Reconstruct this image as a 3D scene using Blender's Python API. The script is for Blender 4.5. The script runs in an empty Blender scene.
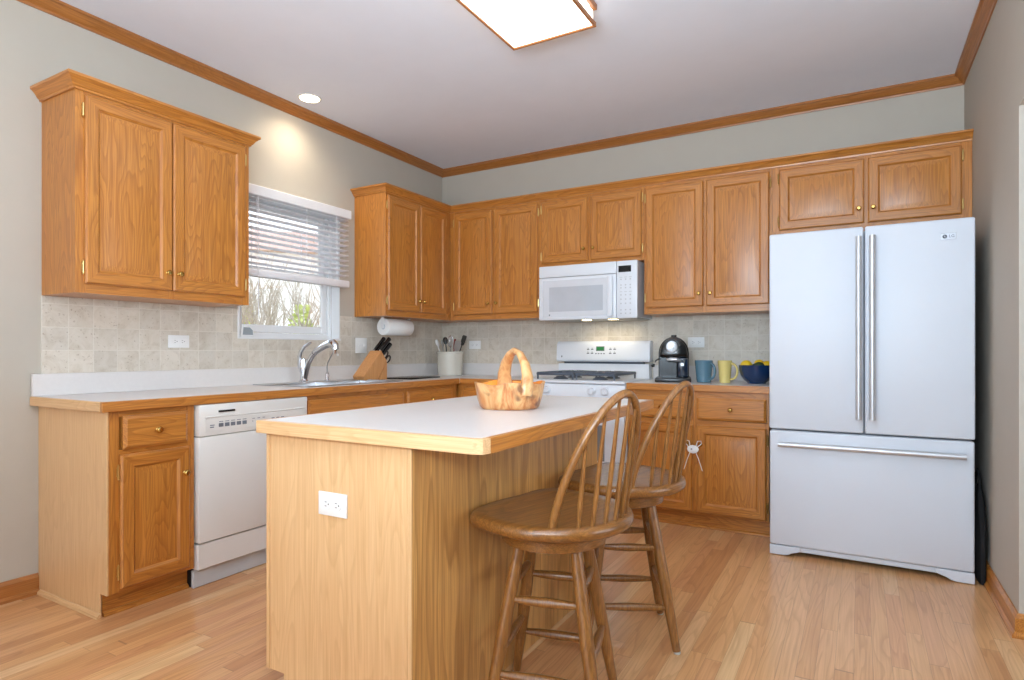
import bpy, bmesh, math, random
from mathutils import Vector, Matrix
random.seed(7)
PI = math.pi
sc = bpy.context.scene
COL = sc.collection

# ------------------------------------------------------------------ camera
cd = bpy.data.cameras.new('camera'); cam = bpy.data.objects.new('camera', cd); COL.objects.link(cam)
cd.sensor_width = 36.0; cd.sensor_fit = 'HORIZONTAL'
cd.lens = 603.83 / 1024 * 36.0
cd.shift_x = 0.0007; cd.shift_y = 0.0112
cd.clip_start = 0.05; cd.clip_end = 200
cam.location = (3.2927, -4.4541, 1.1144)
cam.rotation_euler = (PI / 2, 0, math.radians(29.955))
sc.camera = cam

# ------------------------------------------------------------------ view, world, large lights
sc.view_settings.view_transform = 'Standard'
sc.view_settings.look = 'None'
sc.view_settings.exposure = 0.10
sc.view_settings.gamma = 1.0
sc.view_settings.use_curve_mapping = False
sc.cycles.max_bounces = 8
sc.cycles.diffuse_bounces = 5
sc.cycles.use_denoising = True
sc.cycles.sample_clamp_indirect = 6.0

world = bpy.data.worlds.new('daylight'); sc.world = world
world.use_nodes = True
wn = world.node_tree; wn.nodes.clear()
wo = wn.nodes.new('ShaderNodeOutputWorld'); wb = wn.nodes.new('ShaderNodeBackground')
wt = wn.nodes.new('ShaderNodeTexCoord'); ws = wn.nodes.new('ShaderNodeSeparateXYZ'); wr = wn.nodes.new('ShaderNodeValToRGB')
wr.color_ramp.elements[0].position = 0.0; wr.color_ramp.elements[0].color = (0.90, 0.94, 1.0, 1)
wr.color_ramp.elements[1].position = 0.9; wr.color_ramp.elements[1].color = (0.70, 0.82, 1.0, 1)
wn.links.new(wt.outputs['Generated'], ws.inputs[0]); wn.links.new(ws.outputs['Z'], wr.inputs[0])
wn.links.new(wr.outputs[0], wb.inputs[0]); wn.links.new(wb.outputs[0], wo.inputs[0])
wb.inputs[1].default_value = 2.6


def area(name, loc, rot, sx, sy, power, color, spread=None):
    l = bpy.data.lights.new(name, 'AREA'); l.shape = 'RECTANGLE'; l.size = sx; l.size_y = sy
    l.energy = power; l.color = color
    if spread: l.spread = spread
    o = bpy.data.objects.new(name, l); COL.objects.link(o); o.location = loc; o.rotation_euler = rot
    return o


# added area lights, standing in for daylight from unseen sources behind and right
area('rear_daylight_fill', (2.1, -6.9, 1.45), (PI / 2, 0, 0), 1.9, 2.0, 16, (0.78, 0.89, 1.0))
area('hall_daylight_fill', (5.9, -2.3, 1.5), (PI / 2, 0, PI / 2), 2.2, 2.0, 18, (0.84, 0.92, 1.0), 1.9)  # added fill with narrowed spread, brightens the island's side
area('left_fill', (0.12, -5.4, 1.5), (PI / 2, 0, -PI / 2), 1.8, 1.6, 4, (0.80, 0.93, 1.0))  # added weak fill, no window in the left wall here
# added fill light behind the camera, aimed up and forward to brighten the ceiling
area('ceiling_fill', (3.1, -4.9, 1.55), (math.radians(143), 0, 0), 1.6, 1.0, 150, (0.68, 0.85, 1.0))

# ------------------------------------------------------------------ colour and node helpers


def lin(c):
    def f(v):
        v /= 255.0
        return v / 12.92 if v <= 0.04045 else ((v + 0.055) / 1.055) ** 2.4
    return (f(c[0]), f(c[1]), f(c[2]), 1)


class NT:
    def __init__(s, name):
        s.m = bpy.data.materials.new(name); s.m.use_nodes = True
        s.t = s.m.node_tree; s.t.nodes.clear()
        s.o = s.n('ShaderNodeOutputMaterial'); s.b = s.n('ShaderNodeBsdfPrincipled')
        s.l(s.b.outputs[0], s.o.inputs[0])

    def n(s, k, **kw):
        x = s.t.nodes.new(k)
        for a, b in kw.items(): setattr(x, a, b)
        return x

    def l(s, a, b): s.t.links.new(a, b)

    def math(s, op, a, b=None, c=None):
        x = s.n('ShaderNodeMath', operation=op)
        for i, v in enumerate((a, b, c)):
            if v is None: continue
            if isinstance(v, (int, float)): x.inputs[i].default_value = v
            else: s.l(v, x.inputs[i])
        return x.outputs[0]

    def ramp(s, fac, stops):
        x = s.n('ShaderNodeValToRGB'); e = x.color_ramp.elements
        while len(e) < len(stops): e.new(0.5)
        for k, (p, c) in zip(e, stops): k.position = p; k.color = c
        s.l(fac, x.inputs[0]); return x.outputs[0]

    def mix(s, fac, a, b, mode='MIX'):
        x = s.n('ShaderNodeMix', data_type='RGBA', blend_type=mode)
        for i, v in ((0, fac), (6, a), (7, b)):
            if isinstance(v, (int, float)): x.inputs[i].default_value = v
            elif isinstance(v, tuple): x.inputs[i].default_value = v
            else: s.l(v, x.inputs[i])
        return x.outputs[2]

    def coords(s, rnd=True, kind='Object'):
        tc = s.n('ShaderNodeTexCoord'); o = tc.outputs[kind]
        if rnd:
            oi = s.n('ShaderNodeObjectInfo')
            c = s.n('ShaderNodeCombineXYZ')
            for i, k in enumerate((7.3, 3.7, 5.1)): s.l(s.math('MULTIPLY', oi.outputs['Random'], k), c.inputs[i])
            v = s.n('ShaderNodeVectorMath', operation='ADD'); s.l(o, v.inputs[0]); s.l(c.outputs[0], v.inputs[1]); o = v.outputs[0]
        return o

    def mapping(s, vec, scale):
        m = s.n('ShaderNodeMapping'); m.inputs['Scale'].default_value = scale; s.l(vec, m.inputs[0]); return m.outputs[0]

    def noise(s, vec, scale, detail=3, rough=0.55, dist=0.0):
        x = s.n('ShaderNodeTexNoise'); x.inputs['Scale'].default_value = scale; x.inputs['Detail'].default_value = detail
        x.inputs['Roughness'].default_value = rough; x.inputs['Distortion'].default_value = dist
        s.l(vec, x.inputs['Vector']); return x.outputs['Fac']

    def bump(s, h, strength, dist=0.002):
        x = s.n('ShaderNodeBump'); x.inputs['Strength'].default_value = strength; x.inputs['Distance'].default_value = dist
        s.l(h, x.inputs['Height']); s.l(x.outputs[0], s.b.inputs['Normal'])

    def base(s, c):
        if isinstance(c, tuple): s.b.inputs['Base Color'].default_value = c
        else: s.l(c, s.b.inputs['Base Color'])

    def set(s, rough=0.5, metal=0.0, coat=0.0, spec=0.5, coatr=0.03):
        s.b.inputs['Roughness'].default_value = rough; s.b.inputs['Metallic'].default_value = metal
        s.b.inputs['Coat Weight'].default_value = coat; s.b.inputs['Coat Roughness'].default_value = coatr; s.b.inputs['Specular IOR Level'].default_value = spec
        return s.m


def plain(name, rgb, rough=0.5, metal=0.0, var=0.04, scale=6.0, coat=0.0, bump=0.0, bscale=200):
    t = NT(name); v = t.coords(False)
    n = t.noise(v, scale, 3)
    c = lin(rgb)
    a = tuple(min(1, x * (1 - var)) for x in c[:3]) + (1,); b = tuple(min(1, x * (1 + var)) for x in c[:3]) + (1,)
    t.base(t.ramp(n, [(0.3, a), (0.7, b)]))
    if bump: t.bump(t.noise(v, bscale, 2), bump)
    return t.set(rough, metal, coat)


def wood(name, axis, light, mid, dark, rough=0.36, rings=22.0, rscale=7.0, ring_amt=0.5, pore_amt=0.8, coat=0.3, along=0.13):
    t = NT(name); v = t.coords(True)
    s1 = [1, 1, 1]; s1['xyz'.index(axis)] = along
    s2 = [1, 1, 1]; s2['xyz'.index(axis)] = 0.018
    m1 = t.mapping(v, s1); m2 = t.mapping(v, s2)
    big = t.noise(m1, rscale, 2, 0.5, 0.3)
    ring = t.math('FRACT', t.math('MULTIPLY', big, rings))
    ringc = t.ramp(ring, [(0.0, (0, 0, 0, 1)), (0.55, (0.25, 0.25, 0.25, 1)), (0.9, (1, 1, 1, 1)), (1.0, (0, 0, 0, 1))])
    fine = t.noise(m2, 90, 3, 0.6)
    pores = t.ramp(t.noise(m2, 260, 2, 0.5), [(0.42, (1, 1, 1, 1)), (0.56, (0, 0, 0, 1))])
    col = t.ramp(fine, [(0.3, lin(mid)), (0.7, lin(light))])
    fac = t.math('MULTIPLY', ringc, ring_amt)
    col = t.mix(fac, col, lin(dark))
    fac2 = t.math('MULTIPLY', pores, pore_amt * 0.5)
    col = t.mix(fac2, col, lin(dark))
    broad = t.noise(v, 1.7, 1)
    col = t.mix(t.ramp(broad, [(0.35, (0, 0, 0, 1)), (0.7, (0.22, 0.22, 0.22, 1))]), col, lin(mid))
    t.base(col)
    t.bump(pores, 0.06, 0.0006)
    return t.set(rough, 0, coat, coatr=0.28)


OAK = dict(light=(209, 142, 64), mid=(192, 121, 48), dark=(138, 76, 25))
OAK_Z = wood('oak_vertical', 'z', **OAK)
OAK_X = wood('oak_across', 'x', **OAK)
OAK_Y = wood('oak_deep', 'y', **OAK)
PALE = dict(light=(234, 195, 145), mid=(224, 180, 128), dark=(196, 146, 96))
PALE_Z = wood('pale_oak_ply', 'z', ring_amt=0.3, rings=18, pore_amt=0.5, **PALE)
PALE_X = wood('pale_oak_edge', 'x', ring_amt=0.35, **PALE)
PALE_Y = wood('pale_oak_edge_deep', 'y', ring_amt=0.35, **PALE)
PANEL = wood('island_side_oak', 'z', (228, 178, 108), (210, 156, 88), (150, 98, 48), rings=10, rscale=5, ring_amt=0.6)
CROWN_Y = wood('crown_oak_y', 'y', (184, 122, 62), (168, 104, 48), (124, 70, 28), ring_amt=0.35)
CROWN_X = wood('crown_oak_x', 'x', (184, 122, 62), (168, 104, 48), (124, 70, 28), ring_amt=0.35)
STOOL_Z = wood('stool_wood', 'z', (164, 112, 56), (138, 88, 40), (84, 50, 20), rough=0.28, coat=0.3, ring_amt=0.4)
STOOL_Y = wood('stool_seat_wood', 'y', (160, 108, 52), (134, 84, 36), (80, 46, 18), rough=0.25, coat=0.4, ring_amt=0.4)
KNIFEWOOD = wood('knife_block_wood', 'z', (214, 158, 100), (198, 138, 80), (170, 108, 58), ring_amt=0.2)
LAMPWOOD = wood('lamp_oak', 'y', (186, 120, 58), (166, 98, 44), (120, 66, 26))

WALL = plain('wall_paint', (187, 179, 166), 0.85, var=0.015, bump=0.05)
CEIL = plain('ceiling_paint', (234, 236, 244), 0.9, var=0.01, bump=0.06, bscale=120)
WHITE_TRIM = plain('white_trim', (232, 232, 232), 0.45, var=0.01)
LAMINATE = plain('white_laminate', (222, 218, 215), 0.28, var=0.015, scale=60)
FRIDGE_W = plain('fridge_white', (214, 219, 227), 0.45, var=0.008)
FRIDGE_GREY = plain('fridge_side', (38, 38, 40), 0.5, var=0.05)
APPL = plain('appliance_white', (226, 224, 218), 0.25, var=0.01, coat=0.3)
APPL_B = plain('range_white', (226, 230, 236), 0.32, var=0.008, coat=0.1)
GREY_P = plain('grey_plastic', (170, 170, 168), 0.45)
MARK = plain('panel_marking', (112, 116, 124), 0.6)
BLACK = plain('black_plastic', (18, 18, 20), 0.3, coat=0.3)
BLACKG = plain('black_gloss', (10, 11, 13), 0.22, coat=0.15)
IRON = plain('cast_iron', (78, 86, 98), 0.4)
STEEL = plain('brushed_steel', (190, 190, 192), 0.28, 1.0)
CHROME = plain('chrome', (222, 224, 228), 0.08, 1.0)
NICKEL = plain('handle_silver', (206, 207, 210), 0.42, 0.7)
BRASS = plain('brass', (206, 170, 96), 0.22, 1.0)
HINGE = plain('hinge_brass', (214, 186, 124), 0.28, 1.0)
BLINDW = plain('blind_white', (232, 232, 235), 0.5)
OUTLET = plain('outlet_white', (238, 238, 236), 0.4)
SLOT = plain('outlet_slot', (120, 118, 116), 0.7)
MUGB = plain('mug_blue', (92, 128, 146), 0.18, coat=0.5)
MUGY = plain('mug_yellow', (226, 206, 128), 0.2, coat=0.5)
BOWLB = plain('bowl_navy', (20, 48, 86), 0.12, coat=0.5)
LEMON = plain('lemon_skin', (238, 196, 30), 0.4, bump=0.3, bscale=160)
AVO = plain('dark_green_skin', (46, 66, 34), 0.5, bump=0.4, bscale=140)
CROCK = plain('crock_glaze', (214, 208, 194), 0.25, coat=0.4)
PAPER = plain('paper_towel', (242, 242, 240), 0.9)
PAPERC = plain('paper_core', (200, 206, 214), 0.7)
LOCKW = plain('lock_white', (238, 238, 238), 0.4)
SHOEPALE = plain('raw_wood_end', (220, 196, 150), 0.6)
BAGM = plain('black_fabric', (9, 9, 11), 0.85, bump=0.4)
REDP = plain('red_handle', (150, 40, 34), 0.4)
PLAQUE = plain('smoky_plastic', (150, 160, 166), 0.25)
RUBBER = plain('foot_glide', (200, 200, 196), 0.5)


def emis(name, rgb, strength, base=(0.8, 0.8, 0.8, 1)):
    t = NT(name); t.base(base)
    t.b.inputs['Emission Color'].default_value = lin(rgb); t.b.inputs['Emission Strength'].default_value = strength
    return t.set(0.5)


DIFFUSER = emis('lamp_diffuser', (255, 248, 234), 2.6)
CANLAMP = emis('downlight_lamp', (255, 226, 176), 14.0)
HOODLAMP = emis('hood_lamp', (255, 228, 170), 8.0)
LCD = emis('green_display', (20, 150, 60), 0.45, (0.01, 0.05, 0.02, 1))


def glass_mat(name, rgb=(255, 255, 255), rough=0.0):
    m = bpy.data.materials.new(name); m.use_nodes = True; t = m.node_tree; t.nodes.clear()
    o = t.nodes.new('ShaderNodeOutputMaterial'); mx = t.nodes.new('ShaderNodeMixShader')
    tr = t.nodes.new('ShaderNodeBsdfTransparent'); gl = t.nodes.new('ShaderNodeBsdfGlossy'); fr = t.nodes.new('ShaderNodeFresnel')
    fr.inputs[0].default_value = 1.45; gl.inputs['Roughness'].default_value = rough; tr.inputs[0].default_value = lin(rgb)
    t.links.new(fr.outputs[0], mx.inputs[0]); t.links.new(tr.outputs[0], mx.inputs[1]); t.links.new(gl.outputs[0], mx.inputs[2])
    t.links.new(mx.outputs[0], o.inputs[0]); return m


def slat_mat():
    m = bpy.data.materials.new('blind_slat'); m.use_nodes = True; t = m.node_tree; t.nodes.clear()
    o = t.nodes.new('ShaderNodeOutputMaterial'); mx = t.nodes.new('ShaderNodeMixShader'); a = t.nodes.new('ShaderNodeBsdfDiffuse'); b = t.nodes.new('ShaderNodeBsdfTranslucent')
    a.inputs[0].default_value = lin((244, 244, 246)); b.inputs[0].default_value = lin((248, 248, 250)); mx.inputs[0].default_value = 0.72
    t.links.new(a.outputs[0], mx.inputs[1]); t.links.new(b.outputs[0], mx.inputs[2]); t.links.new(mx.outputs[0], o.inputs[0]); return m


SLAT = slat_mat()
GLASS = glass_mat('window_glass')
MWGLASS = plain('microwave_window', (186, 192, 200), 0.08, coat=1.0)
OVENG = plain('oven_window', (120, 126, 134), 0.08, coat=0.8)


def floor_mat():
    t = NT('oak_strip_floor'); v = t.coords(False)
    sp = t.n('ShaderNodeSeparateXYZ'); t.l(v, sp.inputs[0])
    pw, pl = 0.0585, 1.15
    xr = t.math('DIVIDE', sp.outputs['X'], pw); row = t.math('FLOOR', xr); fx = t.math('FRACT', xr)
    w1 = t.n('ShaderNodeTexWhiteNoise', noise_dimensions='1D'); t.l(row, w1.inputs['W'])
    yr = t.math('ADD', t.math('DIVIDE', sp.outputs['Y'], pl), t.math('MULTIPLY', w1.outputs['Value'], 13.7))
    wob = t.math('MULTIPLY', t.math('SINE', t.math('MULTIPLY', yr, 2.3)), 0.33)
    yr = t.math('ADD', yr, wob)
    idx = t.math('FLOOR', yr); fy = t.math('FRACT', yr)
    cid = t.n('ShaderNodeCombineXYZ'); t.l(row, cid.inputs[0]); t.l(idx, cid.inputs[1])
    w2 = t.n('ShaderNodeTexWhiteNoise', noise_dimensions='2D'); t.l(cid.outputs[0], w2.inputs['Vector'])
    plank = t.ramp(w2.outputs['Value'], [(0.0, lin((206, 148, 98))), (0.25, lin((222, 168, 114))), (0.55, lin((230, 180, 126))), (0.8, lin((216, 158, 110))), (1.0, lin((242, 206, 154)))])
    off = t.n('ShaderNodeVectorMath', operation='ADD'); t.l(v, off.inputs[0])
    sc3 = t.n('ShaderNodeVectorMath', operation='SCALE'); t.l(w2.outputs['Color'], sc3.inputs[0]); sc3.inputs['Scale'].default_value = 20.0
    t.l(sc3.outputs[0], off.inputs[1]); vv = off.outputs[0]
    m1 = t.mapping(vv, (1, 0.10, 1)); m2 = t.mapping(vv, (1, 0.02, 1))
    ring = t.math('FRACT', t.math('MULTIPLY', t.noise(m1, 9.0, 2, 0.5, 0.4), 11.0))
    rc = t.ramp(ring, [(0.0, (0, 0, 0, 1)), (0.6, (0.2, 0.2, 0.2, 1)), (0.9, (1, 1, 1, 1)), (1.0, (0, 0, 0, 1))])
    fine = t.noise(m2, 130, 3, 0.6)
    dk = t.mix(1.0, plank, (0.62, 0.5, 0.4, 1), 'MULTIPLY')
    c = t.mix(t.math('MULTIPLY', rc, 0.42), plank, dk)
    c = t.mix(t.ramp(fine, [(0.35, (0.35, 0.35, 0.35, 1)), (0.65, (0, 0, 0, 1))]), c, dk)
    ex = t.math('LESS_THAN', t.math('MINIMUM', fx, t.math('SUBTRACT', 1.0, fx)), 0.012)
    ey = t.math('LESS_THAN', t.math('MINIMUM', fy, t.math('SUBTRACT', 1.0, fy)), 0.0014)
    seam = t.math('MAXIMUM', ex, ey)
    c = t.mix(t.math('MULTIPLY', seam, 0.38), c, lin((96, 56, 30)))
    t.base(c)
    t.bump(t.math('SUBTRACT', 1.0, seam), 0.1, 0.001)
    return t.set(0.3, 0, 0.25)


def tile_mat(name, a, b):
    # square stone tiles laid on the plane of axes a (along) and z
    t = NT(name); v = t.coords(False)
    sp = t.n('ShaderNodeSeparateXYZ'); t.l(v, sp.inputs[0])
    ar = t.math('DIVIDE', t.math('ADD', sp.outputs[a], 3.115), 0.1095); zr = t.math('DIVIDE', t.math('SUBTRACT', sp.outputs['Z'], 1.0106), 0.1095)
    fa, fz = t.math('FRACT', ar), t.math('FRACT', zr)
    cid = t.n('ShaderNodeCombineXYZ'); t.l(t.math('FLOOR', ar), cid.inputs[0]); t.l(t.math('FLOOR', zr), cid.inputs[1])
    w2 = t.n('ShaderNodeTexWhiteNoise', noise_dimensions='2D'); t.l(cid.outputs[0], w2.inputs['Vector'])
    off = t.n('ShaderNodeVectorMath', operation='ADD'); t.l(v, off.inputs[0])
    s3 = t.n('ShaderNodeVectorMath', operation='SCALE'); t.l(w2.outputs['Color'], s3.inputs[0]); s3.inputs['Scale'].default_value = 9.0
    t.l(s3.outputs[0], off.inputs[1])
    n = t.noise(off.outputs[0], 14, 5, 0.65, 0.8)
    c = t.ramp(n, [(0.25, lin((192, 180, 162))), (0.45, lin((208, 199, 184))), (0.6, lin((215, 207, 194))), (0.8, lin((200, 192, 180)))])
    sh = t.ramp(w2.outputs['Value'], [(0, (0.92, 0.92, 0.92, 1)), (1, (1.05, 1.04, 1.03, 1))])
    c = t.mix(1.0, c, sh, 'MULTIPLY')
    pits = t.ramp(t.noise(off.outputs[0], 90, 2), [(0.64, (0, 0, 0, 1)), (0.72, (0.6, 0.6, 0.6, 1))])
    c = t.mix(pits, c, lin((150, 130, 105)))
    e = t.math('MINIMUM', t.math('MINIMUM', fa, t.math('SUBTRACT', 1.0, fa)), t.math('MINIMUM', fz, t.math('SUBTRACT', 1.0, fz)))
    g = t.ramp(e, [(0.012, (1, 1, 1, 1)), (0.03, (0, 0, 0, 1))])
    c = t.mix(t.math('MULTIPLY', g, 0.6), c, lin((226, 220, 208)))
    t.base(c); t.bump(t.ramp(e, [(0.01, (0, 0, 0, 1)), (0.035, (1, 1, 1, 1))]), 0.3, 0.002)
    return t.set(0.5)


FLOOR = floor_mat()
TILE_Y = tile_mat('stone_tile_y', 'Y', 'Z')
TILE_X = tile_mat('stone_tile_x', 'X', 'Z')


def burl():
    t = NT('spalted_burl'); v = t.coords(False)
    m = t.mapping(v, (1, 1, 0.35))
    n = t.noise(m, 14, 4, 0.6, 1.2)
    c = t.ramp(n, [(0.25, lin((140, 76, 40))), (0.40, lin((196, 124, 68))), (0.56, lin((224, 176, 118))), (0.75, lin((190, 116, 62)))])
    k = t.ramp(t.noise(v, 11, 2), [(0.60, (0, 0, 0, 1)), (0.66, (1, 1, 1, 1))])
    c = t.mix(t.math('MULTIPLY', k, 0.8), c, lin((110, 56, 34)))
    t.base(c); return t.set(0.35, 0, 0.3)


BURL = burl()
BURL_IN = plain('burl_inside', (236, 150, 54), 0.4, var=0.2, scale=20)

# ------------------------------------------------------------------ mesh helpers


class MB:
    def __init__(s): s.bm = bmesh.new()

    def _fin(s, faces, mat):
        for f in faces: f.material_index = mat

    def box(s, x0, y0, z0, x1, y1, z1, bev=0.0, mat=0, seg=1):
        if x0 > x1: x0, x1 = x1, x0
        if y0 > y1: y0, y1 = y1, y0
        if z0 > z1: z0, z1 = z1, z0
        b = s.bm
        v = [b.verts.new(p) for p in ((x0, y0, z0), (x1, y0, z0), (x1, y1, z0), (x0, y1, z0), (x0, y0, z1), (x1, y0, z1), (x1, y1, z1), (x0, y1, z1))]
        fs = [b.faces.new([v[i] for i in q]) for q in ((0, 3, 2, 1), (4, 5, 6, 7), (0, 1, 5, 4), (1, 2, 6, 5), (2, 3, 7, 6), (3, 0, 4, 7))]
        s._fin(fs, mat)
        if bev > 0:
            es = list({e for f in fs for e in f.edges})
            r = bmesh.ops.bevel(b, geom=es, offset=bev, segments=seg, affect='EDGES', profile=0.5, clamp_overlap=True)
            s._fin(r['faces'], mat)
        return s

    def prism(s, pts, axis, a, b_, mat=0, bev=0.0, seg=1):
        # polygon pts in the two other axes (cyclic order), extruded from a to b_ along axis
        ax = 'xyz'.index(axis)

        def mk(p, h):
            c = [0, 0, 0]; o = [i for i in range(3) if i != ax]
            c[o[0]], c[o[1]] = p; c[ax] = h; return s.bm.verts.new(c)
        A = [mk(p, a) for p in pts]; B = [mk(p, b_) for p in pts]
        n = len(pts); fs = [s.bm.faces.new(A), s.bm.faces.new(list(reversed(B)))]
        for i in range(n): fs.append(s.bm.faces.new((A[i], B[i], B[(i + 1) % n], A[(i + 1) % n])))
        s._fin(fs, mat)
        bmesh.ops.recalc_face_normals(s.bm, faces=fs)
        if bev > 0:
            es = list({e for f in fs for e in f.edges})
            r = bmesh.ops.bevel(s.bm, geom=es, offset=bev, segments=seg, affect='EDGES', profile=0.5, clamp_overlap=True)
            s._fin(r['faces'], mat)
        return s

    def tube(s, pts, rad, seg=10, mat=0, cap=True, flat=1.0, up=None):
        pts = [Vector(p) for p in pts]; n = len(pts)
        if not isinstance(rad, (list, tuple)): rad = [rad] * n
        rings = []; ref = None
        for i, p in enumerate(pts):
            d = (pts[min(i + 1, n - 1)] - pts[max(i - 1, 0)]).normalized()
            if ref is None:
                ref = Vector(up) if up else (Vector((0, 0, 1)) if abs(d.z) < 0.9 else Vector((1, 0, 0)))
            u = (ref - d * ref.dot(d)).normalized(); w = d.cross(u); ref = u
            rings.append([s.bm.verts.new(p + (u * math.cos(2 * PI * k / seg) + w * math.sin(2 * PI * k / seg) * flat) * rad[i]) for k in range(seg)])
        fs = []
        for i in range(n - 1):
            for k in range(seg):
                fs.append(s.bm.faces.new((rings[i][k], rings[i][(k + 1) % seg], rings[i + 1][(k + 1) % seg], rings[i + 1][k])))
        if cap: fs += [s.bm.faces.new(list(reversed(rings[0]))), s.bm.faces.new(rings[-1])]
        s._fin(fs, mat); return s

    def lathe(s, prof, c=(0, 0, 0), axis='z', seg=24, mat=0, closed=False):
        # prof: (radius, height along axis) from one end to the other
        c = Vector(c); rings = []

        def put(r, h, a):
            x, y = r * math.cos(a), r * math.sin(a)
            return c + {'z': Vector((x, y, h)), 'x': Vector((h, x, y)), 'y': Vector((y, h, x)), '-y': Vector((x, -h, y))}[axis]
        for r, h in prof:
            if r < 1e-6: rings.append([s.bm.verts.new(put(0, h, 0))])
            else: rings.append([s.bm.verts.new(put(r, h, 2 * PI * k / seg)) for k in range(seg)])
        fs = []
        for A, B in zip(rings, rings[1:]):
            if len(A) == 1 and len(B) == 1: continue
            for k in range(seg):
                k2 = (k + 1) % seg
                if len(A) == 1: fs.append(s.bm.faces.new((A[0], B[k2], B[k])))
                elif len(B) == 1: fs.append(s.bm.faces.new((A[k], A[k2], B[0])))
                else: fs.append(s.bm.faces.new((A[k], A[k2], B[k2], B[k])))
        s._fin(fs, mat); bmesh.ops.recalc_face_normals(s.bm, faces=fs); return s

    def nested(s, w, h, loops, mats, fill):
        # raised-panel face in the plane y = -depth: loops of (inset, depth); mats per band (side, top) ; fill = material of the centre
        rs = []
        for ins, d in loops:
            rs.append([s.bm.verts.new(p) for p in ((ins, -d, ins), (w - ins, -d, ins), (w - ins, -d, h - ins), (ins, -d, h - ins))])
        fs = []
        for i in range(len(rs) - 1):
            for k in range(4):
                f = s.bm.faces.new((rs[i][k], rs[i][(k + 1) % 4], rs[i + 1][(k + 1) % 4], rs[i + 1][k]))
                f.material_index = mats[i][0] if k in (1, 3) else mats[i][1]; fs.append(f)
        f = s.bm.faces.new(rs[-1]); f.material_index = fill; fs.append(f)
        f = s.bm.faces.new(list(reversed(rs[0]))); f.material_index = fill; fs.append(f)
        return s

    def sweep(s, prof, path, closed=False, mat=0, mats=None):
        # prof: (out, z) pairs; path: xy points, out = right of the travel direction, mitred corners
        P = [Vector((p[0], p[1])) for p in path]; n = len(P); rings = []
        for i in range(n):
            d0 = (P[i] - P[i - 1]).normalized() if i > 0 else None
            d1 = (P[i + 1] - P[i]).normalized() if i < n - 1 else None
            n0 = Vector((d0.y, -d0.x)) if d0 else None; n1 = Vector((d1.y, -d1.x)) if d1 else None
            if n0 is None: m = n1
            elif n1 is None: m = n0
            else: m = (n0 + n1) / (1 + n0.dot(n1))
            rings.append([s.bm.verts.new((P[i].x + m.x * o, P[i].y + m.y * o, z)) for o, z in prof])
        k = len(prof); fs = []
        for i in range(n - 1):
            for j in range(k):
                f = s.bm.faces.new((rings[i][j], rings[i][(j + 1) % k], rings[i + 1][(j + 1) % k], rings[i + 1][j]))
                f.material_index = mats[i] if mats else mat; fs.append(f)
        fs += [s.bm.faces.new(rings[0]), s.bm.faces.new(list(reversed(rings[-1])))]
        bmesh.ops.recalc_face_normals(s.bm, faces=fs); return s

    def xform(s, M):
        bmesh.ops.transform(s.bm, matrix=M, verts=s.bm.verts); return s

    def build(s, name, mats, parent=None, loc=(0, 0, 0), rot=(0, 0, 0), smooth=35):
        bmesh.ops.recalc_face_normals(s.bm, faces=s.bm.faces)
        me = bpy.data.meshes.new(name); s.bm.to_mesh(me); s.bm.free()
        for m in (mats if isinstance(mats, (list, tuple)) else [mats]): me.materials.append(m)
        if smooth:
            me.shade_smooth(); me.set_sharp_from_angle(angle=math.radians(smooth))
        o = bpy.data.objects.new(name, me); COL.objects.link(o)
        o.parent = parent; o.location = loc; o.rotation_euler = rot
        return o


def thing(name, label, cat, loc=(0, 0, 0), rz=0.0, group=None):
    o = bpy.data.objects.new(name, None); COL.objects.link(o)
    o.empty_display_size = 0.1; o.location = loc; o.rotation_euler = (0, 0, rz)
    return tag(o, label, cat, group)


def tag(o, label, cat, group=None):
    o['label'] = label; o['category'] = cat
    if group: o['group'] = group
    return o


def struct(o, label=None):
    o['kind'] = 'structure'
    if label: o['label'] = label
    return o


def copy_tree(o, parent=None):
    c = o.copy(); COL.objects.link(c); c.parent = parent
    for ch in list(o.children): copy_tree(ch, c)
    return c


def text_into(mb, s, size, M, mat=0, depth=0.0006):
    cu = bpy.data.curves.new('lettering', 'FONT'); cu.body = s; cu.size = size; cu.extrude = depth
    cu.align_x = 'CENTER'; cu.align_y = 'CENTER'
    o = bpy.data.objects.new('lettering', cu); COL.objects.link(o)
    bpy.context.view_layer.update()
    me = bpy.data.meshes.new_from_object(o.evaluated_get(bpy.context.evaluated_depsgraph_get()))
    bpy.data.objects.remove(o); bpy.data.curves.remove(cu)
    me.transform(M); n0 = len(mb.bm.faces); mb.bm.from_mesh(me); bpy.data.meshes.remove(me)
    mb.bm.faces.ensure_lookup_table()
    for f in list(mb.bm.faces)[n0:]: f.material_index = mat


R90 = PI / 2
W, H = 3.833, 2.757          # room width, ceiling height
WT = 0.14
# ------------------------------------------------------------------ room shell
m = MB(); m.box(-0.02, -7.2, -0.08, 6.6, 0.02, 0)
struct(m.build('floor', FLOOR, smooth=0))
m = MB(); m.box(-0.2, -7.2, H, 6.6, 0.2, H + 0.1)
struct(m.build('ceiling', CEIL, smooth=0))
WY0, WY1, WZ0, WZ1 = -2.085, -1.266, 1.205, 2.13      # window opening in the left wall
m = MB()
m.box(-WT, -7.2, 0, 0, WY0, H); m.box(-WT, WY1, 0, 0, 0.14, H)
m.box(-WT, WY0, 0, 0, WY1, WZ0); m.box(-WT, WY0, WZ1, 0, WY1, H)
bmesh.ops.remove_doubles(m.bm, verts=m.bm.verts, dist=1e-5)
struct(m.build('wall_left', WALL, smooth=0))
m = MB(); m.box(0, 0, 0, 6.6, 0.14, H); struct(m.build('wall_back', WALL, smooth=0))
m = MB(); m.box(W, -1.42, 0, W + WT, 0, H); m.box(W, -4.1, 2.075, W + WT, -1.42, H); m.box(W, -7.2, 0, W + WT, -4.1, H)
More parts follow.
